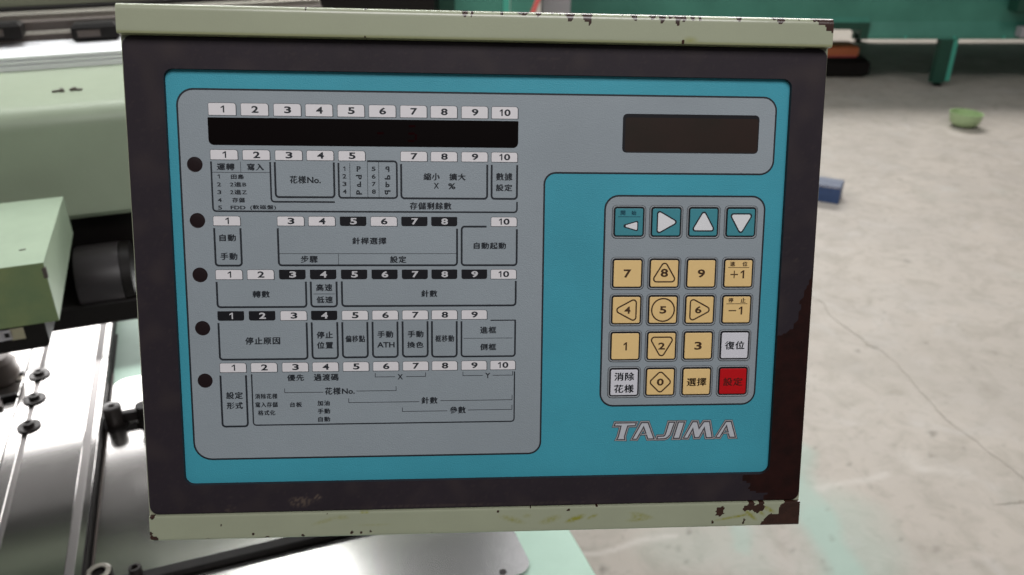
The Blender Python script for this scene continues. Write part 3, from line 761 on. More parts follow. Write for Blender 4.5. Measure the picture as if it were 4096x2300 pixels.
for r in range(5):
    for c in range(4):
        x0, y0 = KX[c], KY[r]; x1, y1 = x0 + KW, y0 + KH; m = M[kinds[r][c]]
        b = MB()
        def q(i, rad_): return rr(x0 + i, y0 + i, x1 - i, y1 - i, rad_, 4)
        b.loft([(q(-.75, 2.3), .09), (q(-.55, 2.2), .13)], M['ink2'])
        b.loft([(q(-.55, 2.2), .13), (q(-.42, 2.1), .14)], M['ink2'])
        b.loft([(q(-.42, 2.1), .14), (q(-.15, 1.9), .5), (q(.0, 1.75), .5), (q(.28, 1.6), .16)], M['ring'])
        b.loft([(q(.28, 1.6), .16), (q(.95, 1.0), .16)], M['blackt'])
        b.loft([(q(.95, .9), .16), (q(1.08, .85), .5)], M['blackt'])
        b.loft([(q(1.08, .85), .5), (q(1.35, .7), .62)], m); b.poly(q(1.35, .7), .62, m)
        k = P(b, 'key'); k['label'] = names[r][c]; keys[(r, c)] = (k, x0, y0)
ZK = .66
def legend(r, c, fn):
    k, x0, y0 = keys[(r, c)]; b = MB(); fn(b, x0 + KW / 2, y0 + KH / 2); P(b, 'legend', k)
def arrow(pts, r, off):
    def f(b, cx, cy):
        p = [(cx + x, cy + y) for x, y in pts]
        if area(p) < 0: p = p[::-1]
        b.prism(tri(p, r), ZK - .02, ZK, M['ink']); b.prism(tri(offset_poly2(p, -off), r * .6), ZK, ZK + .03, M['wkeyb'])
    return f
def offset_poly2(p, d):
    if area(p) < 0: p = p[::-1]
    out = []; n = len(p)
    for i in range(n):
        a, b_, c = p[i - 1], p[i], p[(i + 1) % n]
        d1 = nrm(sub(b_, a)); d2 = nrm(sub(c, b_)); n1 = (d1[1], -d1[0]); n2 = (d2[1], -d2[0])
        m = nrm((n1[0] + n2[0], n1[1] + n2[1])); cs = m[0] * n1[0] + m[1] * n1[1]
        out.append((b_[0] + m[0] * d / cs, b_[1] + m[1] * d / cs))
    return out
M['wkeyb'] = mat('white_ink', (0.72, 0.73, 0.75), 0.5, spec=.3)
legend(0, 1, arrow([(-5.2, 7.0), (-5.2, -7.0), (7.2, 0)], 1.5, .75))
legend(0, 2, arrow([(-7.0, -5.0), (7.0, -5.0), (0, 7.2)], 1.5, .75))
legend(0, 3, arrow([(-7.0, 4.9), (7.0, 4.9), (0, -7.2)], 1.5, .75))
def k00(b, cx, cy):
    arrow([(-5.3, -2.1), (5.0, .9), (5.0, -5.1)], .9, .6)(b, cx, cy)
    add_text(b, '開', cx - 4.6, cx - 2.2, cy + 3.6, cy + 6.0, ZK, M['navy'], .03); add_text(b, '始', cx + 1.2, cx + 3.7, cy + 3.6, cy + 6.0, ZK, M['navy'], .03)
    b.ribbon([(cx - 5.9, cy + 2.75), (cx + 6.0, cy + 2.75)], .3, ZK, M['navy'])
legend(0, 0, k00)
def digit(s, w=4.1, h=4.5, mt='brown', bold=.03, dx=0, dy=0):
    def f(b, cx, cy): add_text(b, s, cx + dx - w / 2, cx + dx + w / 2, cy + dy - h / 2, cy + dy + h / 2, ZK, M[mt], bold)
    return f
def both(*fs):
    def f(b, cx, cy):
        for g_ in fs: g_(b, cx, cy)
    return f
def outline(pts, r, w=.78, mt='brown'):
    def f(b, cx, cy): b.ribbon([(cx + x, cy + y) for x, y in pts], w, ZK - .015, M[mt], closed=True, r=r)
    return f
circ = [(6.2 * math.cos(a * math.pi / 18), 6.2 * math.sin(a * math.pi / 18)) for a in range(36)]
legend(1, 0, digit('7')); legend(1, 2, digit('9')); legend(3, 0, digit('1', 1.9)); legend(3, 2, digit('3'))
legend(1, 1, both(digit('8', dy=.35), outline([(-6.9, -4.5), (6.9, -4.5), (0, 7.0)], 1.6)))
legend(2, 0, both(digit('4', dx=.6, w=3.4, h=3.9), outline([(5.3, 6.6), (5.3, -6.6), (-6.9, 0)], 1.6)))
legend(2, 1, both(digit('5', w=3.8, h=4.1), outline(circ, 0)))
legend(2, 2, both(digit('6', dx=-.8, w=3.6, h=4.0), outline([(-5.3, 6.6), (-5.3, -6.6), (6.9, 0)], 1.6)))
legend(3, 1, both(digit('2', w=3.7, h=3.9), outline([(-6.9, 4.9), (6.9, 4.9), (0, -6.9)], 1.6)))
legend(4, 1, both(digit('0', w=3.9, h=4.0), outline([(-6.2, 0), (0, -6.2), (6.2, 0), (0, 6.2)], 1.7)))
def pm(sign, a_, c_):
    def f(b, cx, cy):
        add_text(b, a_, cx - 4.8, cx - 2.1, cy + 3.9, cy + 6.4, ZK, M['brown'], .02); add_text(b, c_, cx + 2.0, cx + 4.7, cy + 3.9, cy + 6.4, ZK, M['brown'], .02)
        b.ribbon([(cx - 5.8, cy + 3.2), (cx + 5.8, cy + 3.2)], .32, ZK, M['brown'])
        b.ribbon([(cx - 4.4, cy - .6), (cx - .2, cy - .6)], .6, ZK, M['brown'])
        if sign > 0: b.ribbon([(cx - 2.3, cy - 2.6), (cx - 2.3, cy + 1.5)], .55, ZK + .01, M['brown'])
        add_text(b, '1', cx + 1.2, cx + 3.2, cy - 2.7, cy + 1.7, ZK, M['brown'], .02)
    return f
legend(1, 3, pm(1, '進', '位')); legend(2, 3, pm(-1, '停', '止'))
def cjk(rowsx, mt='ink'):
    def f(b, cx, cy):
        for s, dy in rowsx: add_text(b, s, cx - 5.35, cx + 5.35, cy + dy - 2.25, cy + dy + 2.25, ZK, M[mt], .014, 1.08)
    return f
legend(3, 3, cjk([('復位', .1)])); legend(4, 0, cjk([('消除', 3.3), ('花様', -3.5)])); legend(4, 2, cjk([('選擇', -.2)], 'brown')); legend(4, 3, cjk([('設定', -.3)], 'brownred'))if False else None
M['brownred'] = mat('dark_red_ink', (0.09, 0.006, 0.004), .5, spec=.3)
legend(3, 3, cjk([('復位', .1)])); legend(4, 0, cjk([('消除', 3.3), ('花様', -3.5)])); legend(4, 2, cjk([('選擇', -.2)], 'brown')); legend(4, 3, cjk([('設定', -.3)], 'brownred'))

# maker's name in slanted letters, traced in the units of one letter sheet
LT = [[(120,112),(506,112),(490,147),(345,150),(285,370),(292,418),(165,418),(190,375),(238,150),(108,147)],
      [(628,112),(742,112),(860,415),(765,415),(668,160),(530,415),(468,415)],
      [(1168,112),(1254,112),(1178,345),(1125,400),(1080,415),(945,418),(955,388),(1068,385),(1098,365),(1120,300)],
      [(1352,112),(1447,112),(1365,412),(1270,412)],
      [(1630,112),(1706,112),(1752,262),(1852,112),(1946,112),(2008,408),(1915,408),(1862,190),(1752,405),(1685,405),(1636,205),(1532,412),(1472,412)],
      [(2288,116),(2376,116),(2468,408),(2375,408),(2300,158),(2165,408),(2108,408)]]
def LM(x, y): return (230.5 + (x - 75) * .02863, 31.6 - (y - 75) * .0289)
for k, L in enumerate(LT):
    p = [LM(*q_) for q_ in L]
    b = MB(); dz = .004 * k
    b.poly(offset_poly(p, 1.42), .03 + dz, M['logodark']); b.poly(offset_poly(p, 1.12), .06 + dz, M['logorim'])
    b.poly(offset_poly(p, .66), .09 + dz, M['logodark'])
    if k in (1, 5):
        ox = 0 if k == 1 else 1620
        q_ = [LM(x + ox, y) for x, y in ((596, 352), (640, 318), (742, 308), (752, 350))]
        b.poly(offset_poly(q_, .15), .115 + dz, M['logodark']); b.poly(offset_poly(q_, -.25), .125 + dz, M['logorim'])
    b.poly(p, .14 + dz, M['logo'])
    P(b, 'logo_letter')

# arm that carries the panel, going back from the case to the machine
arm = MB(); arm.box((150, 80, -420), (200, 130, -92.5), M['case'], bev=2.0); P(arm, 'support_arm')

# ================================================================== MACHINE TABLE (left)
ZT = 0.58
K = 1.39
def tz(px, py, z=ZT): return uv(at_z(px, py, z))
def MBU(): return MB()
def buildM(mb, name, parent=None, **k): return mb.build(name, parent, T=MT, **k)
tl = tz(450, 1305); tr_ = tz(2284, 2120); tr2 = tz(2382, 2300)
UR = (tr_[0] + tr2[0]) / 2
table = empty('machine_table', 'mint green machine table under the aluminium plates at lower left', 'table')
b = MB(); b.box((-1.6, -.1, ZT - .07), (UR, 1.9, ZT), M['mint'], bev=.002); buildM(b, 'table_top', table)
for (x, y) in ((UR - .12, 0.0), (UR - .12, 1.75), (-1.5, 1.75), (-1.5, 0.0)):
    b = MB(); b.box((x - .035, y - .035, 0), (x + .035, y + .035, ZT - .0705), M['mint'], bev=.003); buildM(b, 'leg', table)

# steel sheet lying on the table with round corners
c_tl = tz(437, 1520, ZT + .004); c_r = tz(2100, 2215, ZT + .004); c_b = tz(2060, 2310, ZT + .004)
u0 = tz(420, 1800, ZT + .004)[0] ; v1 = (tz(470, 1516, ZT + .004)[1] + tz(560, 1504, ZT + .004)[1]) / 2
u0 = (tz(430, 1750, ZT + .004)[0] + tz(441, 1600, ZT + .004)[0]) / 2
u1 = (tz(2058, 2128, ZT + .004)[0] + tz(2100, 2208, ZT + .004)[0]) / 2
v0 = tz(2040, 2306, ZT + .004)[1]
b = MB(); pl = rr(u0, v0, u1, v1, (.002, .022, .022, .03), 8)
b.prism(pl, ZT + .0005, ZT + .004, M['sheet']); 
sheet = buildM(b, 'steel_sheet'); tag(sheet, 'thin bare steel sheet with rounded corner lying on the mint table edge', 'metal sheet')
hc = tz(2012, 2288, ZT + .004)
b = MB(); b.rev([(.0052, 0), (.005, .0006), (.0001, .0007)], M['hole'], Matrix.Translation((hc[0], hc[1], ZT + .004)), 24); 
o = buildM(b, 'hole', sheet)

# aluminium plate with T slots, thicker and to the left
ZA = ZT + .026
def az(px, py): return uv(at_z(px, py, ZA))
ur = (az(441, 1309)[0] + az(395, 1750)[0] + az(410, 1625)[0]) / 3
g3a = (az(398, 1309)[0] + az(354, 1725)[0]) / 2 - .0095; 
g3l = (az(388, 1400)[0] + az(337, 1725)[0]) / 2; g3r = (az(413, 1400)[0] + az(368, 1725)[0]) / 2
g2 = (az(181, 1385)[0] + az(123, 1663)[0]) / 2; g1 = (az(121, 1397)[0] + az(44, 1725)[0]) / 2
plate = empty('aluminium_plate', 'bright aluminium bed plate with long grooves and three black screws on it', 'metal plate')
va, vb = -.1, az(300, 1250)[1] + .45
strips = [(-1.6, g1 - .0013), (g1 + .0013, g2 - .0042), (g2 + .0042, g3l), (g3r, ur)]
for s0, s1 in strips:
    b = MB(); b.box((s0, va, ZT + .001), (s1, vb, ZA), M['alu'], bev=.0006); buildM(b, 'plate_strip', plate)
for s0, s1, dz in ((g1 - .0013, g1 + .0013, .006), (g2 - .0042, g2 + .0042, .003), (g3l, g3r, .0012)):
    b = MB(); b.box((s0, va, ZT + .001), (s1, vb, ZA - dz), M['dark'] if dz > .004 else M['groove']); buildM(b, 'groove', plate)
# dark gap between the plate and the sheet
b = MB(); b.box((ur + .0005, va, ZT + .0003), (u0 - .0005, v1 + .18, ZT + .003), M['dark'])
b.box((ur + .0004, va, ZT + .003), (ur + .003, vb, ZA - .003), M['dark'])  # dark strip added over the plate's side wall to hide its bright reflection
b.box((ur + .006, va, ZT + .003), (ur + .008, v1 + .02, ZT + .006), M['brownm'])
o = buildM(b, 'edge_strip'); tag(o, 'dark oily strip between the aluminium plate and the steel sheet', 'strip')

def knob(px, py, sc=1.36):
    p = at_z(px, py, ZA + .004)
    e = empty('washer_screw', T=Matrix.Translation(p - Vector((0, 0, .004))))
    b = MB(); b.rev([(.0128 * sc, 0), (.0135 * sc, .0012), (.0132 * sc, .0028), (.0095 * sc, .0036), (.008 * sc, .0030), (.0001, .003)], M['screw'], None, 32); b.build('washer', e, smooth=True)
    b = MB(); b.rev([(.0062 * sc, .0030), (.0064 * sc, .0085), (.0058 * sc, .0096), (.0034 * sc, .0097), (.0032 * sc, .006), (.0001, .006)], M['screw'], None, 24); b.build('screw_head', e, smooth=True)
    return e
for (px, py), lab in zip(((156, 1493), (136, 1590), (114, 1700)), ('black washer screw in the plate slot, farthest of the three', 'black washer screw in the plate slot, middle of the three', 'black washer screw in the plate slot, nearest of the three')):
    tag(knob(px, py), lab, 'screw', 'black washer screws in the plate slot')

# flat bar with screws, running along the machine, near the bottom edge
def bar(pa, pb, wpx, h, z0, name, label, far=.5, cat='metal bar', m='dark'):
    a = uv(at_z(*pa, z0 + h)); c = uv(at_z(*pb, z0 + h)); v = (a[1] + c[1]) / 2
    b = MB(); b.box((a[0], v - wpx, z0), (c[0], v, z0 + h), M[m], bev=.001)
    return a, c, v, b
a, c, v, b = bar((500, 2296), (1391, 2100), .0155, .010, ZT + .0055, '', '')
vv = uv(at_z(800, 2226, ZT + .0155))[1]
b = MB(); b.box((uv(at_z(470, 2300, ZT + .0155))[0], vv - .0172, ZT + .0055), (uv(at_z(1500, 2080, ZT + .0155))[0], vv, ZT + .0155), M['dark'], bev=.0012)
T_ = empty('clamp_bar', 'long dark oiled bar crossing the steel sheet below the panel', 'bar')
buildM(b, 'bar', T_)
p = at_z(538, 2268, ZT + .028); b = MB()
b.rev([(0.00843, -0.02244), (0.00843, -0.00163), (0.00748, 0.0), (0.00462, 0.00014), (0.00422, -0.00544), (0.00014, -0.00544)], M['screw'], Matrix.Translation(p), 24); b.build('socket_screw', T_, smooth=True)
p = at_z(392, 2285, ZT + .0145); b = MB()
b.rev([(0.017, -0.0102), (0.01741, -0.00272), (0.01605, -0.00082)], M['dark'], Matrix.Translation(p), 32, closed=True)
b.rev([(0.01605, -0.00082), (0.01469, 0.00027), (0.00979, 0.00027), (0.0087, -0.00109)], M['steel'], Matrix.Translation(p), 32, closed=True)
b.rev([(0.0087, -0.00109), (0.00816, -0.00544), (0.00014, -0.00544)], M['dark'], Matrix.Translation(p), 32, closed=True)
o = b.build('bearing_ring', smooth=True); tag(o, 'round worn steel bearing ring at the bottom end of the dark strip', 'bearing')

# upper stay: big round screw, short bar, second screw at the panel's edge
st = empty('stay_bar', 'short black stay bar with round screws beside the panel edge', 'bar')
p = at_z(444, 1624, ZT + .042); b = MB()
b.rev([(0.0136, -0.03536), (0.01523, -0.0034), (0.01469, -0.00068), (0.01292, 0.0), (0.00544, 0.0), (0.00435, -0.00272), (0.00014, -0.00272)], M['screw'], Matrix.Translation(p), 32); b.build('screw_head', st, smooth=True)
b = MB(); b.rev([(0.02108, -0.04012), (0.02108, -0.03536), (0.0136, -0.03468), (0.00014, -0.03468)], M['dark'], Matrix.Translation(p), 32); b.build('boss', st, smooth=True)
q1 = uv(at_z(444, 1655, ZT + .024)); q2 = uv(at_z(640, 1628, ZT + .024)); vm = (q1[1] + q2[1]) / 2
b = MB(); b.box((q1[0], q1[1] - .007, ZT + .006), (q2[0] + .05, q1[1] + .005, ZT + .024), M['dark'], bev=.001); buildM(b, 'bar', st)
p = at_z(570, 1618, ZT + .042); b = MB()
b.rev([(0.01564, -0.03468), (0.00884, -0.0272), (0.00884, -0.01632), (0.01292, -0.00408), (0.01224, 0.0), (0.00014, 0.0)], M['dark'], Matrix.Translation(p), 28); b.build('knob', st, smooth=True)

# ================================================================== MACHINE BODY (left, behind)
ZBm = 1.10
vF = uv(at_z(250, 430, ZBm))[1]; vK = uv(at_z(250, 275, ZBm))[1]
body = empty('machine_beam', 'long pale green machine beam with white rail at upper left', 'machine beam')
def extr(name, prof, x0, x1, m, parent, smooth=False):
    """prof in (v, z), extruded along u"""
    n = len(prof); vs = [(x0, a_, z_) for a_, z_ in prof] + [(x1, a_, z_) for a_, z_ in prof]
    fs = [[i, (i + 1) % n, n + (i + 1) % n, n + i] for i in range(n)] + [list(range(n))[::-1], [n + i for i in range(n)]]
    mb = MB(); mb.add(vs, fs, m); return buildM(mb, name, parent, smooth=smooth, recalc=True)
Rr = .035
zl = ZBm - .005
UE = .62
zbt = at_v(400, 872, vF).z
prof = [(vF + Rr - Rr * math.sin(a_), ZBm - Rr + Rr * math.cos(a_)) for a_ in [math.pi / 2 * k / 8 for k in range(9)]]
prof = [(vK + .06, ZBm), (vF + Rr, ZBm)] + prof[1:] + [(vF + .0, zbt + .01), (vF + .01, zbt), (vK + .06, zbt)]
extr('beam', prof, -1.9, UE, M['mgreen'], body, True)
b = MB(); b.box((-1.9, vF + .05, .785), (UE, vK + .05, zbt - .0005), M['dark']); buildM(b, 'under_housing', body)  # added dark box standing in for the black void below the beam
# two small bent staples of metal on the beam top
for px, py, an in ((232, 368, .25), (308, 362, -.35)):
    p = at_z(px, py, ZBm); s = math.copysign(1, an)
    b = MB(); T1 = Matrix.Translation(p) @ Matrix.Rotation(YAW + an, 4, 'Z')
    b.box((-.0085, -.0022, .0006), (.0085, .0022, .003), M['brownm'], T1); b.box((s * .004, -.006, .0008), (s * .009, .007, .0042), M['brownm'], T1)
    o = b.build('metal_clip'); tag(o, 'small bent dark clip on the green beam, ' + ('the left one' if px < 270 else 'the right one next to the panel'), 'clip', 'dark clips on the green beam')
# white ribbed rail behind
rail = empty('guide_rail', 'white ribbed aluminium guide rail behind the green beam', 'rail')
def zv(px, py, v): return at_v(px, py, v).z
r0 = vK + .004
zt0 = zv(250, 275, r0); zt1 = zv(250, 218, r0)
H = zt1 - ZBm
pr = [(r0, ZBm + .0005), (r0, ZBm + H * .38), (r0 + .006, ZBm + H * .41), (r0 + .006, ZBm + H * .46), (r0 + .001, ZBm + H * .5), (r0 + .001, ZBm + H * .68), (r0 + .007, ZBm + H * .71), (r0 + .007, ZBm + H * .78), (r0 + .002, ZBm + H * .82), (r0 + .002, ZBm + H), (r0 + .02, ZBm + H + .004)]
vt = uv(at_z(250, 158, ZBm + H + .004))[1]
pr += [(vt, ZBm + H + .004), (vt, ZBm + .0005)]
extr('rail_body', pr, -1.9, .6, M['silver'], rail)
# brown machinery behind the rail with dark blocks
z2 = ZBm + H + .004
vb0 = vt + .01
back = empty('rear_carriage', 'brown and grey carriage bars behind the white guide rail', 'machine part')
XE = uv(at_v(1290, 15, vb0))[0]
def band(name, y0, y1, v, dv, m, x0=-2.2, x1=XE, sx=250):
    za, zb = zv(sx, y1, v), zv(sx, y0, v)
    b = MB(); b.box((x0, v, za), (x1, v + dv, zb), m, bev=.002); return buildM(b, name, back)
band('lower_bar', 80, 165, vb0, .05, M['brownm'])
band('ledge', 118, 134, vb0 - .006, .006, M['steel'])
band('middle_bar', 48, 79, vb0 + .03, .06, M['steel'])
band('upper_bar', 22, 47, vb0 + .07, .04, M['dark'])
band('pale_cover', -60, 21, vb0 + .09, .2, M['case'])
for (xa, xb), lab in zip(((-60, 105), (298, 480)), ('dark block on the rear bar at the far left', 'dark block on the rear bar next to the panel corner')):
    A = at_v(xa, 140, vb0 - .012); B_ = at_v(xb, 140, vb0 - .012)
    b = MB(); z_a = zv((xa + xb) / 2, 152, vb0 - .012); z_b = zv((xa + xb) / 2, 82, vb0 - .012)
    b.box((uv(A)[0], vb0 - .05, z_a), (uv(B_)[0], vb0 - .0065, z_b), M['dark'], bev=.006)
    b.box((uv(A)[0] + .01, vb0 - .052, z_a + .01), (uv(B_)[0] - .03, vb0 - .05, z_a + .022), M['brownm'])
    o = buildM(b, 'slider_block'); tag(o, lab, 'slider block', 'dark slider blocks on the rear bar')

# ------------------------------------------------------------------ green bracket box in front of the beam
zB = 0.985
c1 = uv(at_z(175, 1050, zB)); c2 = uv(at_z(251, 786, zB))
uR = (c1[0] + c2[0]) / 2
v1_ = c1[1]; v2_ = c2[1]
def z_on(px, py, u_, v_):    # height of the ray through (px, py) where it passes nearest the vertical line (u, v)
    d = ray(px, py); q = MT @ Vector((u_, v_, 0)); t = (d.x * q.x + d.y * q.y) / (d.x ** 2 + d.y ** 2); return CAMZ + d.z * t
zb1 = z_on(240, 1281, uR, v1_); zb2 = z_on(288, 935, uR, v2_)
bk = empty('green_bracket', 'pale green box bracket overhanging the aluminium plate, rust nick on its corner', 'machine bracket')
x0_ = -1.3
mb = MB()
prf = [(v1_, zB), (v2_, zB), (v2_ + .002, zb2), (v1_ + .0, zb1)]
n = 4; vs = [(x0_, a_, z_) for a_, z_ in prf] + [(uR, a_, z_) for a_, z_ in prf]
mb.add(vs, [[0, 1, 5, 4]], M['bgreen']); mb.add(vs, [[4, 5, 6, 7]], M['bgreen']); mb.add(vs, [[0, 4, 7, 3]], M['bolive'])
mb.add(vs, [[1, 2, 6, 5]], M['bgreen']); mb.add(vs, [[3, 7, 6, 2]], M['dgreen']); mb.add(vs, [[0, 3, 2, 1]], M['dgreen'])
o = buildM(mb, 'bracket_body', bk, recalc=True)
bv = o.modifiers.new('edge', 'BEVEL'); bv.width = .0025; bv.segments = 2
b = MB(); b.prism([(uR - .004, .001), (uR + .0012, -.001), (uR + .0012, .006), (uR - .001, .004)], zB - .022, zB - .006, M['brownm']); 
bb = MB(); bb.box((uR - .0035, v1_ - .0012, zB - .022), (uR + .0012, v1_ + .004, zB - .007), M['brownm'], bev=.001); buildM(bb, 'rust_nick', bk)
b = MB(); p = at_z(90, 1000, zB); b.box((-.004, -.0012, .0003), (.004, .0012, .0008), M['brownm'], Matrix.Translation(p) @ Matrix.Rotation(.5, 4, 'Z')); b.build('scratch', bk)

# motor cylinder beside it, axis along the beam
vm_ = v2_ + .035; rm = .058
zc = zB - .045
pm_ = at_v(262, 1048, vm_)
ua = uR - .012; ub = uv(at_v(522, 1050, vm_ - .03))[0]
zc = at_v(380, 1000, vm_).z - rm + .006
TM = MT @ Matrix.Translation((0, vm_, zc)) @ Matrix.Rotation(math.pi / 2, 4, 'Y')
mo = empty('drive_motor', 'black cylindrical drive motor between the green bracket and the panel', 'motor')
L_ = ub - ua
b = MB(); b.rev([(rm * .96, ua), (rm, ua + .004), (rm, ub - .016)], M['motor'], TM, 40); b.build('housing', mo, smooth=True, recalc=True)
b = MB(); b.rev([(rm * .93, ub - .0159), (rm * .93, ub - .0145), (rm * 1.0, ub - .0143), (rm * .97, ub), (rm * .7, ub + .003), (.0001, ub + .003)], M['dark'], TM, 40); b.build('end_cap', mo, smooth=True, recalc=True)
# black base below the motor and the bracket
zlow = z_on(540, 1283, ub + .012, vm_ - rm - .004)
b = MB(); b.box((x0_, vm_ - rm - .004, zlow), (ub + .012, vm_ + rm + .05, zc - rm * .25), M['dark'], bev=.003); buildM(b, 'motor_base', mo)

# added lamps hidden under the beam, to put a white reflection on the plates
wl_ = bpy.data.lights.new('daylight_under_beam', 'AREA'); wl_.shape = 'RECTANGLE'; wl_.size = 1.7; wl_.size_y = .25; wl_.energy = 5; wl_.color = (1, .985, .98)
wo = bpy.data.objects.new('daylight_under_beam', wl_); COL.objects.link(wo)
wo.matrix_world = MT @ Matrix.Translation((ub - .62, vF + .57, .735)) @ Matrix.Rotation(math.radians(-90), 4, 'X')
wl2 = bpy.data.lights.new('daylight_under_beam_near', 'AREA'); wl2.shape = 'RECTANGLE'; wl2.size = 1.6; wl2.size_y = .165; wl2.energy = 3.2; wl2.color = (1, .985, .98)
wo2 = bpy.data.objects.new('daylight_under_beam_near', wl2); COL.objects.link(wo2)
wo2.matrix_world = MT @ Matrix.Translation((ub - .62, vF + .10, .694)) @ Matrix.Rotation(math.radians(-90), 4, 'X')
# low black housing with stickers under the bracket
vh = v1_ + .004
zh1 = zb1 + .002
zh0 = z_on(180, 1388, uv(at_v(180, 1388, vh))[0], vh); uh = uv(at_v(192, 1340, vh))[0]
hs = empty('needle_housing', 'black low housing with small stickers hanging under the green bracket', 'housing')
b = MB(); b.prism(rr(x0_, zh0, uh, zh1 + .02, (.001, .008, .008, .001), 5), 0, .07, M['dark'])
o = b.build('housing_body', hs, T=MT @ Matrix(((1, 0, 0, 0), (0, 0, 1, vh), (0, 1, 0, 0), (0, 0, 0, 1))), recalc=True)
for (xa, xb, ya, yb_, m_) in ((50, 92, 1308, 1360, 'tan'), (15, 44, 1318, 1362, 'lgrey'), (22, 36, 1330, 1350, 'dark'), (-14, 9, 1322, 1368, 'lgrey')):
    A = at_v(xa, yb_, vh); B_ = at_v(xb, ya, vh); off = .0012 if m_ != 'dark' else .0018
    b = MB(); b.box((uv(A)[0], vh - off, A.z), (uv(B_)[0], vh - .0002, B_.z), M[m_]); buildM(b, 'sticker', hs)

# small presser fittings at the left edge of the plate
ft = empty('presser_fitting', 'grey brown presser fitting at the left edge of the aluminium plate', 'machine part')
p = at_z(8, 1520, ZA + .001); b = MB()
b.rev([(0.0272, 0.0), (0.03264, 0.01632), (0.02856, 0.0408), (0.0204, 0.04896), (0.00014, 0.05032)], M['brownm'], Matrix.Translation(p), 32); b.build('cup', ft, smooth=True)
p = at_z(42, 1440, ZA + .004); b = MB(); b.rev([(0.00952, -0.00408), (0.0102, 0.00408), (0.00816, 0.0068), (0.00014, 0.0068)], M['steel'], Matrix.Translation(p), 20); b.rev([(0.00408, 0.00694), (0.00408, 0.01224), (0.00014, 0.01224)], M['dark'], Matrix.Translation(p), 16); b.build('nut', ft, smooth=True)
A = az(50, 1512); B_ = az(104, 1480)
b = MB(); b.box((A[0], A[1], ZA + .0003), (B_[0], A[1] + .008, ZA + .006), M['dark'], bev=.0008); b.box((A[0], A[1] - .016, ZA + .0003), (B_[0] - .001, A[1] - .001, ZA + .003), M['steel'], bev=.0005); buildM(b, 'clip', ft)
p = at_z(30, 1590, ZA + .004); b = MB(); b.box((-.012, -.006, -.0035), (.016, .005, .005), M['dark'], Matrix.Translation(p) @ Matrix.Rotation(.5, 4, 'Z'), bev=.002); b.box((-.03, -.03, -.0035), (-.008, -.002, .003), M['brownm'], Matrix.Translation(p) @ Matrix.Rotation(.5, 4, 'Z'), bev=.002); b.build('lever', ft)

# ================================================================== FAR OBJECTS ON THE FLOOR (right)
foot = at_z(3755, 345, 0)
yf = foot.y
def at_y(px, py, y):
    d = ray(px, py); return O + d * (y / d.y)
zb_ = at_y(3790, 157, yf).z
gmach = empty('green_machine', 'large emerald green machine frame on legs across the factory floor', 'machine')
xn0 = at_y(3335, 157, yf).x; xn1 = at_y(3470, 157, yf).x; znt = at_y(3400, 90, yf).z
xl = at_y(2283, 30, yf).x; xr = xn1 + 4.2
def yz_extr(name, prof, x0, x1, m, parent):
    n = len(prof); vs = [(x0, a_, z_) for a_, z_ in prof] + [(x1, a_, z_) for a_, z_ in prof]
    fs = [[i, (i + 1) % n, n + (i + 1) % n, n + i] for i in range(n)] + [list(range(n))[::-1], [n + i for i in range(n)]]
    mb = MB(); mb.add(vs, fs, m); return mb.build(name, parent, recalc=True)
topz = znt + .55
yz_extr('frame', [(yf, zb_), (yf, zb_ + .02), (yf + .035, znt), (yf + .035, topz), (yf + 1.6, topz), (yf + 1.6, zb_)], xn1, xr, M['emerald'], gmach)
yz_extr('side_frame', [(yf + .001, znt), (yf + .034, znt + .03), (yf + .034, topz), (yf + 1.0, topz), (yf + 1.0, znt)], xl, xn1 - .001, M['emerald'], gmach)
b = MB(); b.box((xn0 - .1, yf - .002, znt - .045), (xn1 - .002, yf + .03, znt - .001), M['emeraldd']); b.box((xn1 - .05, yf - .002, zb_ - .002), (xn1 - .002, yf + .03, znt - .0455), M['emeraldd']); b.build('notch_frame', gmach)
lx0 = at_y(3740, 330, yf).x; lx1 = at_y(3783, 330, yf).x; ltx0 = at_y(3775, 157, yf).x; ltx1 = at_y(3840, 157, yf).x
wl = .085
for xx in (foot.x, foot.x + 2.2):
    for yy in (yf + .0, yf + 1.5):
        b = MB(); b.box((xx - wl * .62, yy, .022), (xx + wl * .38, yy + .06, zb_ - .001), M['emeraldd'], bev=.002)
        b.box((xx + wl * .385, yy + .002, .035), (xx + wl * .75, yy + .06, zb_ - .001), M['emerald2'], bev=.001)
        b.rev([(.03, 0), (.028, .01), (.012, .013), (.012, .022)], M['dark'], Matrix.Translation((xx, yy + .03, 0)), 16)
        b.build('leg', gmach)
b = MB(); p = at_y(4040, 20, yf - .02); b.box((p.x, yf - .12, at_y(4040, 42, yf).z), (p.x + 1.2, yf - .001, at_y(4040, 42, yf).z + .3), M['emeraldd'], bev=.01); b.build('upper_cover', gmach)
b = MB(); p = at_y(4090, 130, yf - .05); b.box((p.x - .02, yf - .07, p.z - .03), (p.x + .12, yf - .001, p.z + .035), M['lgrey'], bev=.004); b.build('switch_box', gmach)
for k in range(9):
    b = MB(); b.rev([(.012, 0), (.012, .006), (.008, .009), (.0001, .009)], M['emerald2'], Matrix.Translation((xn1 + .25 + k * .33, yf - .0005, zb_ + .012)) @ Matrix.Rotation(math.pi / 2, 4, 'X'), 6); b.build('bolt', gmach)
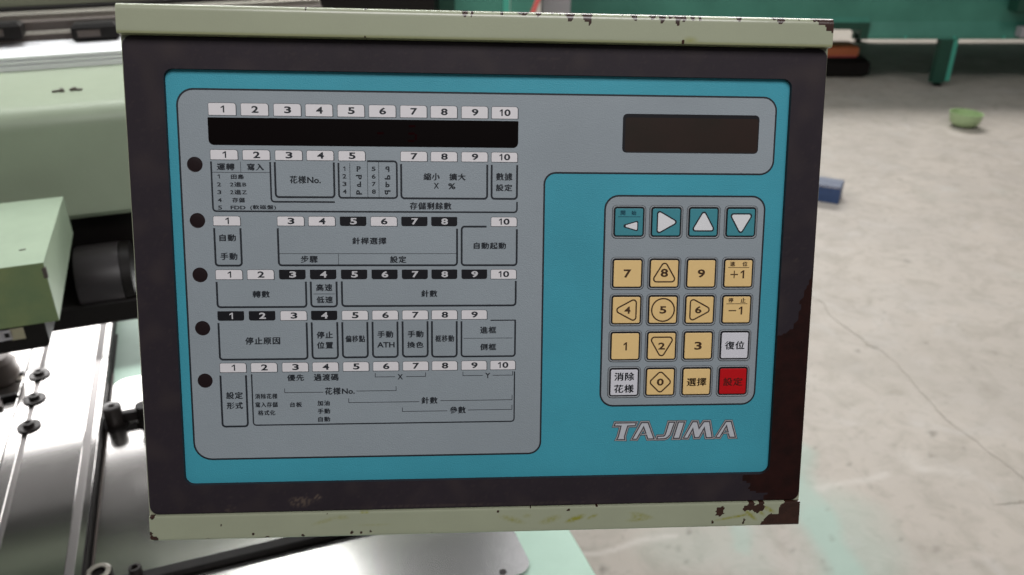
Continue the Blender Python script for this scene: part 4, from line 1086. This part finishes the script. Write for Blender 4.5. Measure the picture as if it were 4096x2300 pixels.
# white thing, orange box and black base behind the panel's corner
p0 = at_z(3400, 232, .16)
A = at_z(3300, 312, 0); yb = A.y
bx1 = at_y(3478, 280, yb).x
bs = MB(); bs.box((A.x - .4, yb, 0), (bx1, yb + .35, at_y(3400, 236, yb).z), M['dark'], bev=.03); o = bs.build('black_base'); tag(o, 'low black base block on the floor behind the panel corner', 'block')
zt_ = at_y(3400, 236, yb).z
yo = yb + .06
ox1 = at_y(3437, 200, yo).x
b = MB(); b.box((A.x - .3, yo, zt_ + .001), (ox1, yo + .2, at_y(3400, 186, yo).z), M['orange'], bev=.012); b.box((A.x - .29, yo - .002, zt_ + .001), (ox1 - .012, yo - .0002, zt_ + .012), M['pink']); o = b.build('orange_box'); tag(o, 'orange box standing on the black base behind the panel corner', 'box')
zo = at_y(3400, 186, yo).z
yw = yo + .25
# blue carton on the floor
A = at_z(3270, 805, 0); B_ = at_z(3352, 818, 0); C_ = None
bl = empty('blue_carton', 'small blue carton with pale stripe lying on the floor beside the panel', 'carton')
d1 = (B_ - A).normalized(); an = math.atan2(d1.y, d1.x)
TB = Matrix.Translation(B_) @ Matrix.Rotation(an, 4, 'Z')
hb = .08
b = MB(); b.box((-.22, 0, 0), (0, .12, hb), M['blue'], TB, bev=.002); b.build('carton', bl)
b = MB(); b.box((-.219, .004, hb + .0003), (-.002, .115, hb + .0012), M['blueg'], TB); b.box((-.219, .05, hb + .0014), (-.002, .058, hb + .002), M['blue'], TB); b.box((-.219, -.0012, hb - .006), (-.002, -.0003, hb - .002), M['lgrey'], TB); b.build('label_print', bl)
# green plastic bowl
p = at_z(3853, 502, 0); 
rb = (at_z(3916, 502, 0) - p).length
bw = MB(); rb *= .98; hgt = rb * .82
pr_ = [(rb * .55, .001), (rb * .70, .006), (rb * .90, hgt * .30), (rb * .98, hgt * .7), (rb * 1.0, hgt), (rb * 1.03, hgt), (rb * 1.03, hgt + .003), (rb * .97, hgt + .003), (rb * .95, hgt * .7), (rb * .86, hgt * .32), (rb * .5, .01), (.0001, .01)]
bw.rev(pr_, M['bowl'], Matrix.Translation(p) @ Matrix.Rotation(math.radians(2), 4, 'Y'), 32)
o = bw.build('plastic_bowl', smooth=True, recalc=True); tag(o, 'small translucent green plastic bowl on the concrete floor', 'bowl')
# machinery glimpsed above the panel's top edge
ys = 5.2
def sliver(name, xa, xb, ya, yb2, y, dy, m, label, cat, group=None):
    a_ = at_y(xa, yb2, y); c_ = at_y(xb, ya, y)
    b = MB(); b.box((a_.x, y, a_.z), (c_.x, y + dy, c_.z), M[m], bev=.004)
    o = b.build(name); tag(o, label, cat, group); return o
def floor_cab(name, xa, xb, y, dy, m, label, cat):
    a_ = at_y(xa, 20, y); c_ = at_y(xb, 20, y)
    b = MB(); b.box((a_.x, y, 0), (c_.x, y + dy, 1.1), M[m], bev=.006)
    o = b.build(name); tag(o, label, cat); return o
floor_cab('machine_cabinet', 900, 1738, 4.7, .5, 'dark', 'black machine cabinet seen just above the panel top', 'cabinet')
e = empty('green_cabinet', 'emerald green cabinet with lighter doors seen just above the panel top', 'cabinet')
for xa, xb, m_, nm in ((1740, 1818, 'emeraldd', 'side'), (1819, 2010, 'emerald', 'door'), (2011, 2040, 'emerald2', 'trim'), (2041, 2140, 'emerald', 'door')):
    a_ = at_y(xa, 20, 5.0); c_ = at_y(xb, 20, 5.0); b = MB(); b.box((a_.x, 5.0, 0), (c_.x - .002, 5.5, 1.1), M[m_], bev=.003); b.build(nm, e)
floor_cab('grey_pillar', 2172, 2282, 5.3, .4, 'lgrey', 'grey post between the green cabinet and the green machine', 'post')
a_ = at_y(2138, 34, 4.9); c_ = at_y(2160, -20, 4.9)
b = MB(); d_ = (c_ - a_); q_ = d_.to_track_quat('Z', 'Y').to_matrix().to_4x4()
b.rev([(.014, -1.0), (.014, .9)], M['pink'], Matrix.Translation(a_) @ q_, 16); o = b.build('red_pipe', smooth=True); tag(o, 'slanted red pipe beside the green cabinet', 'pipe')
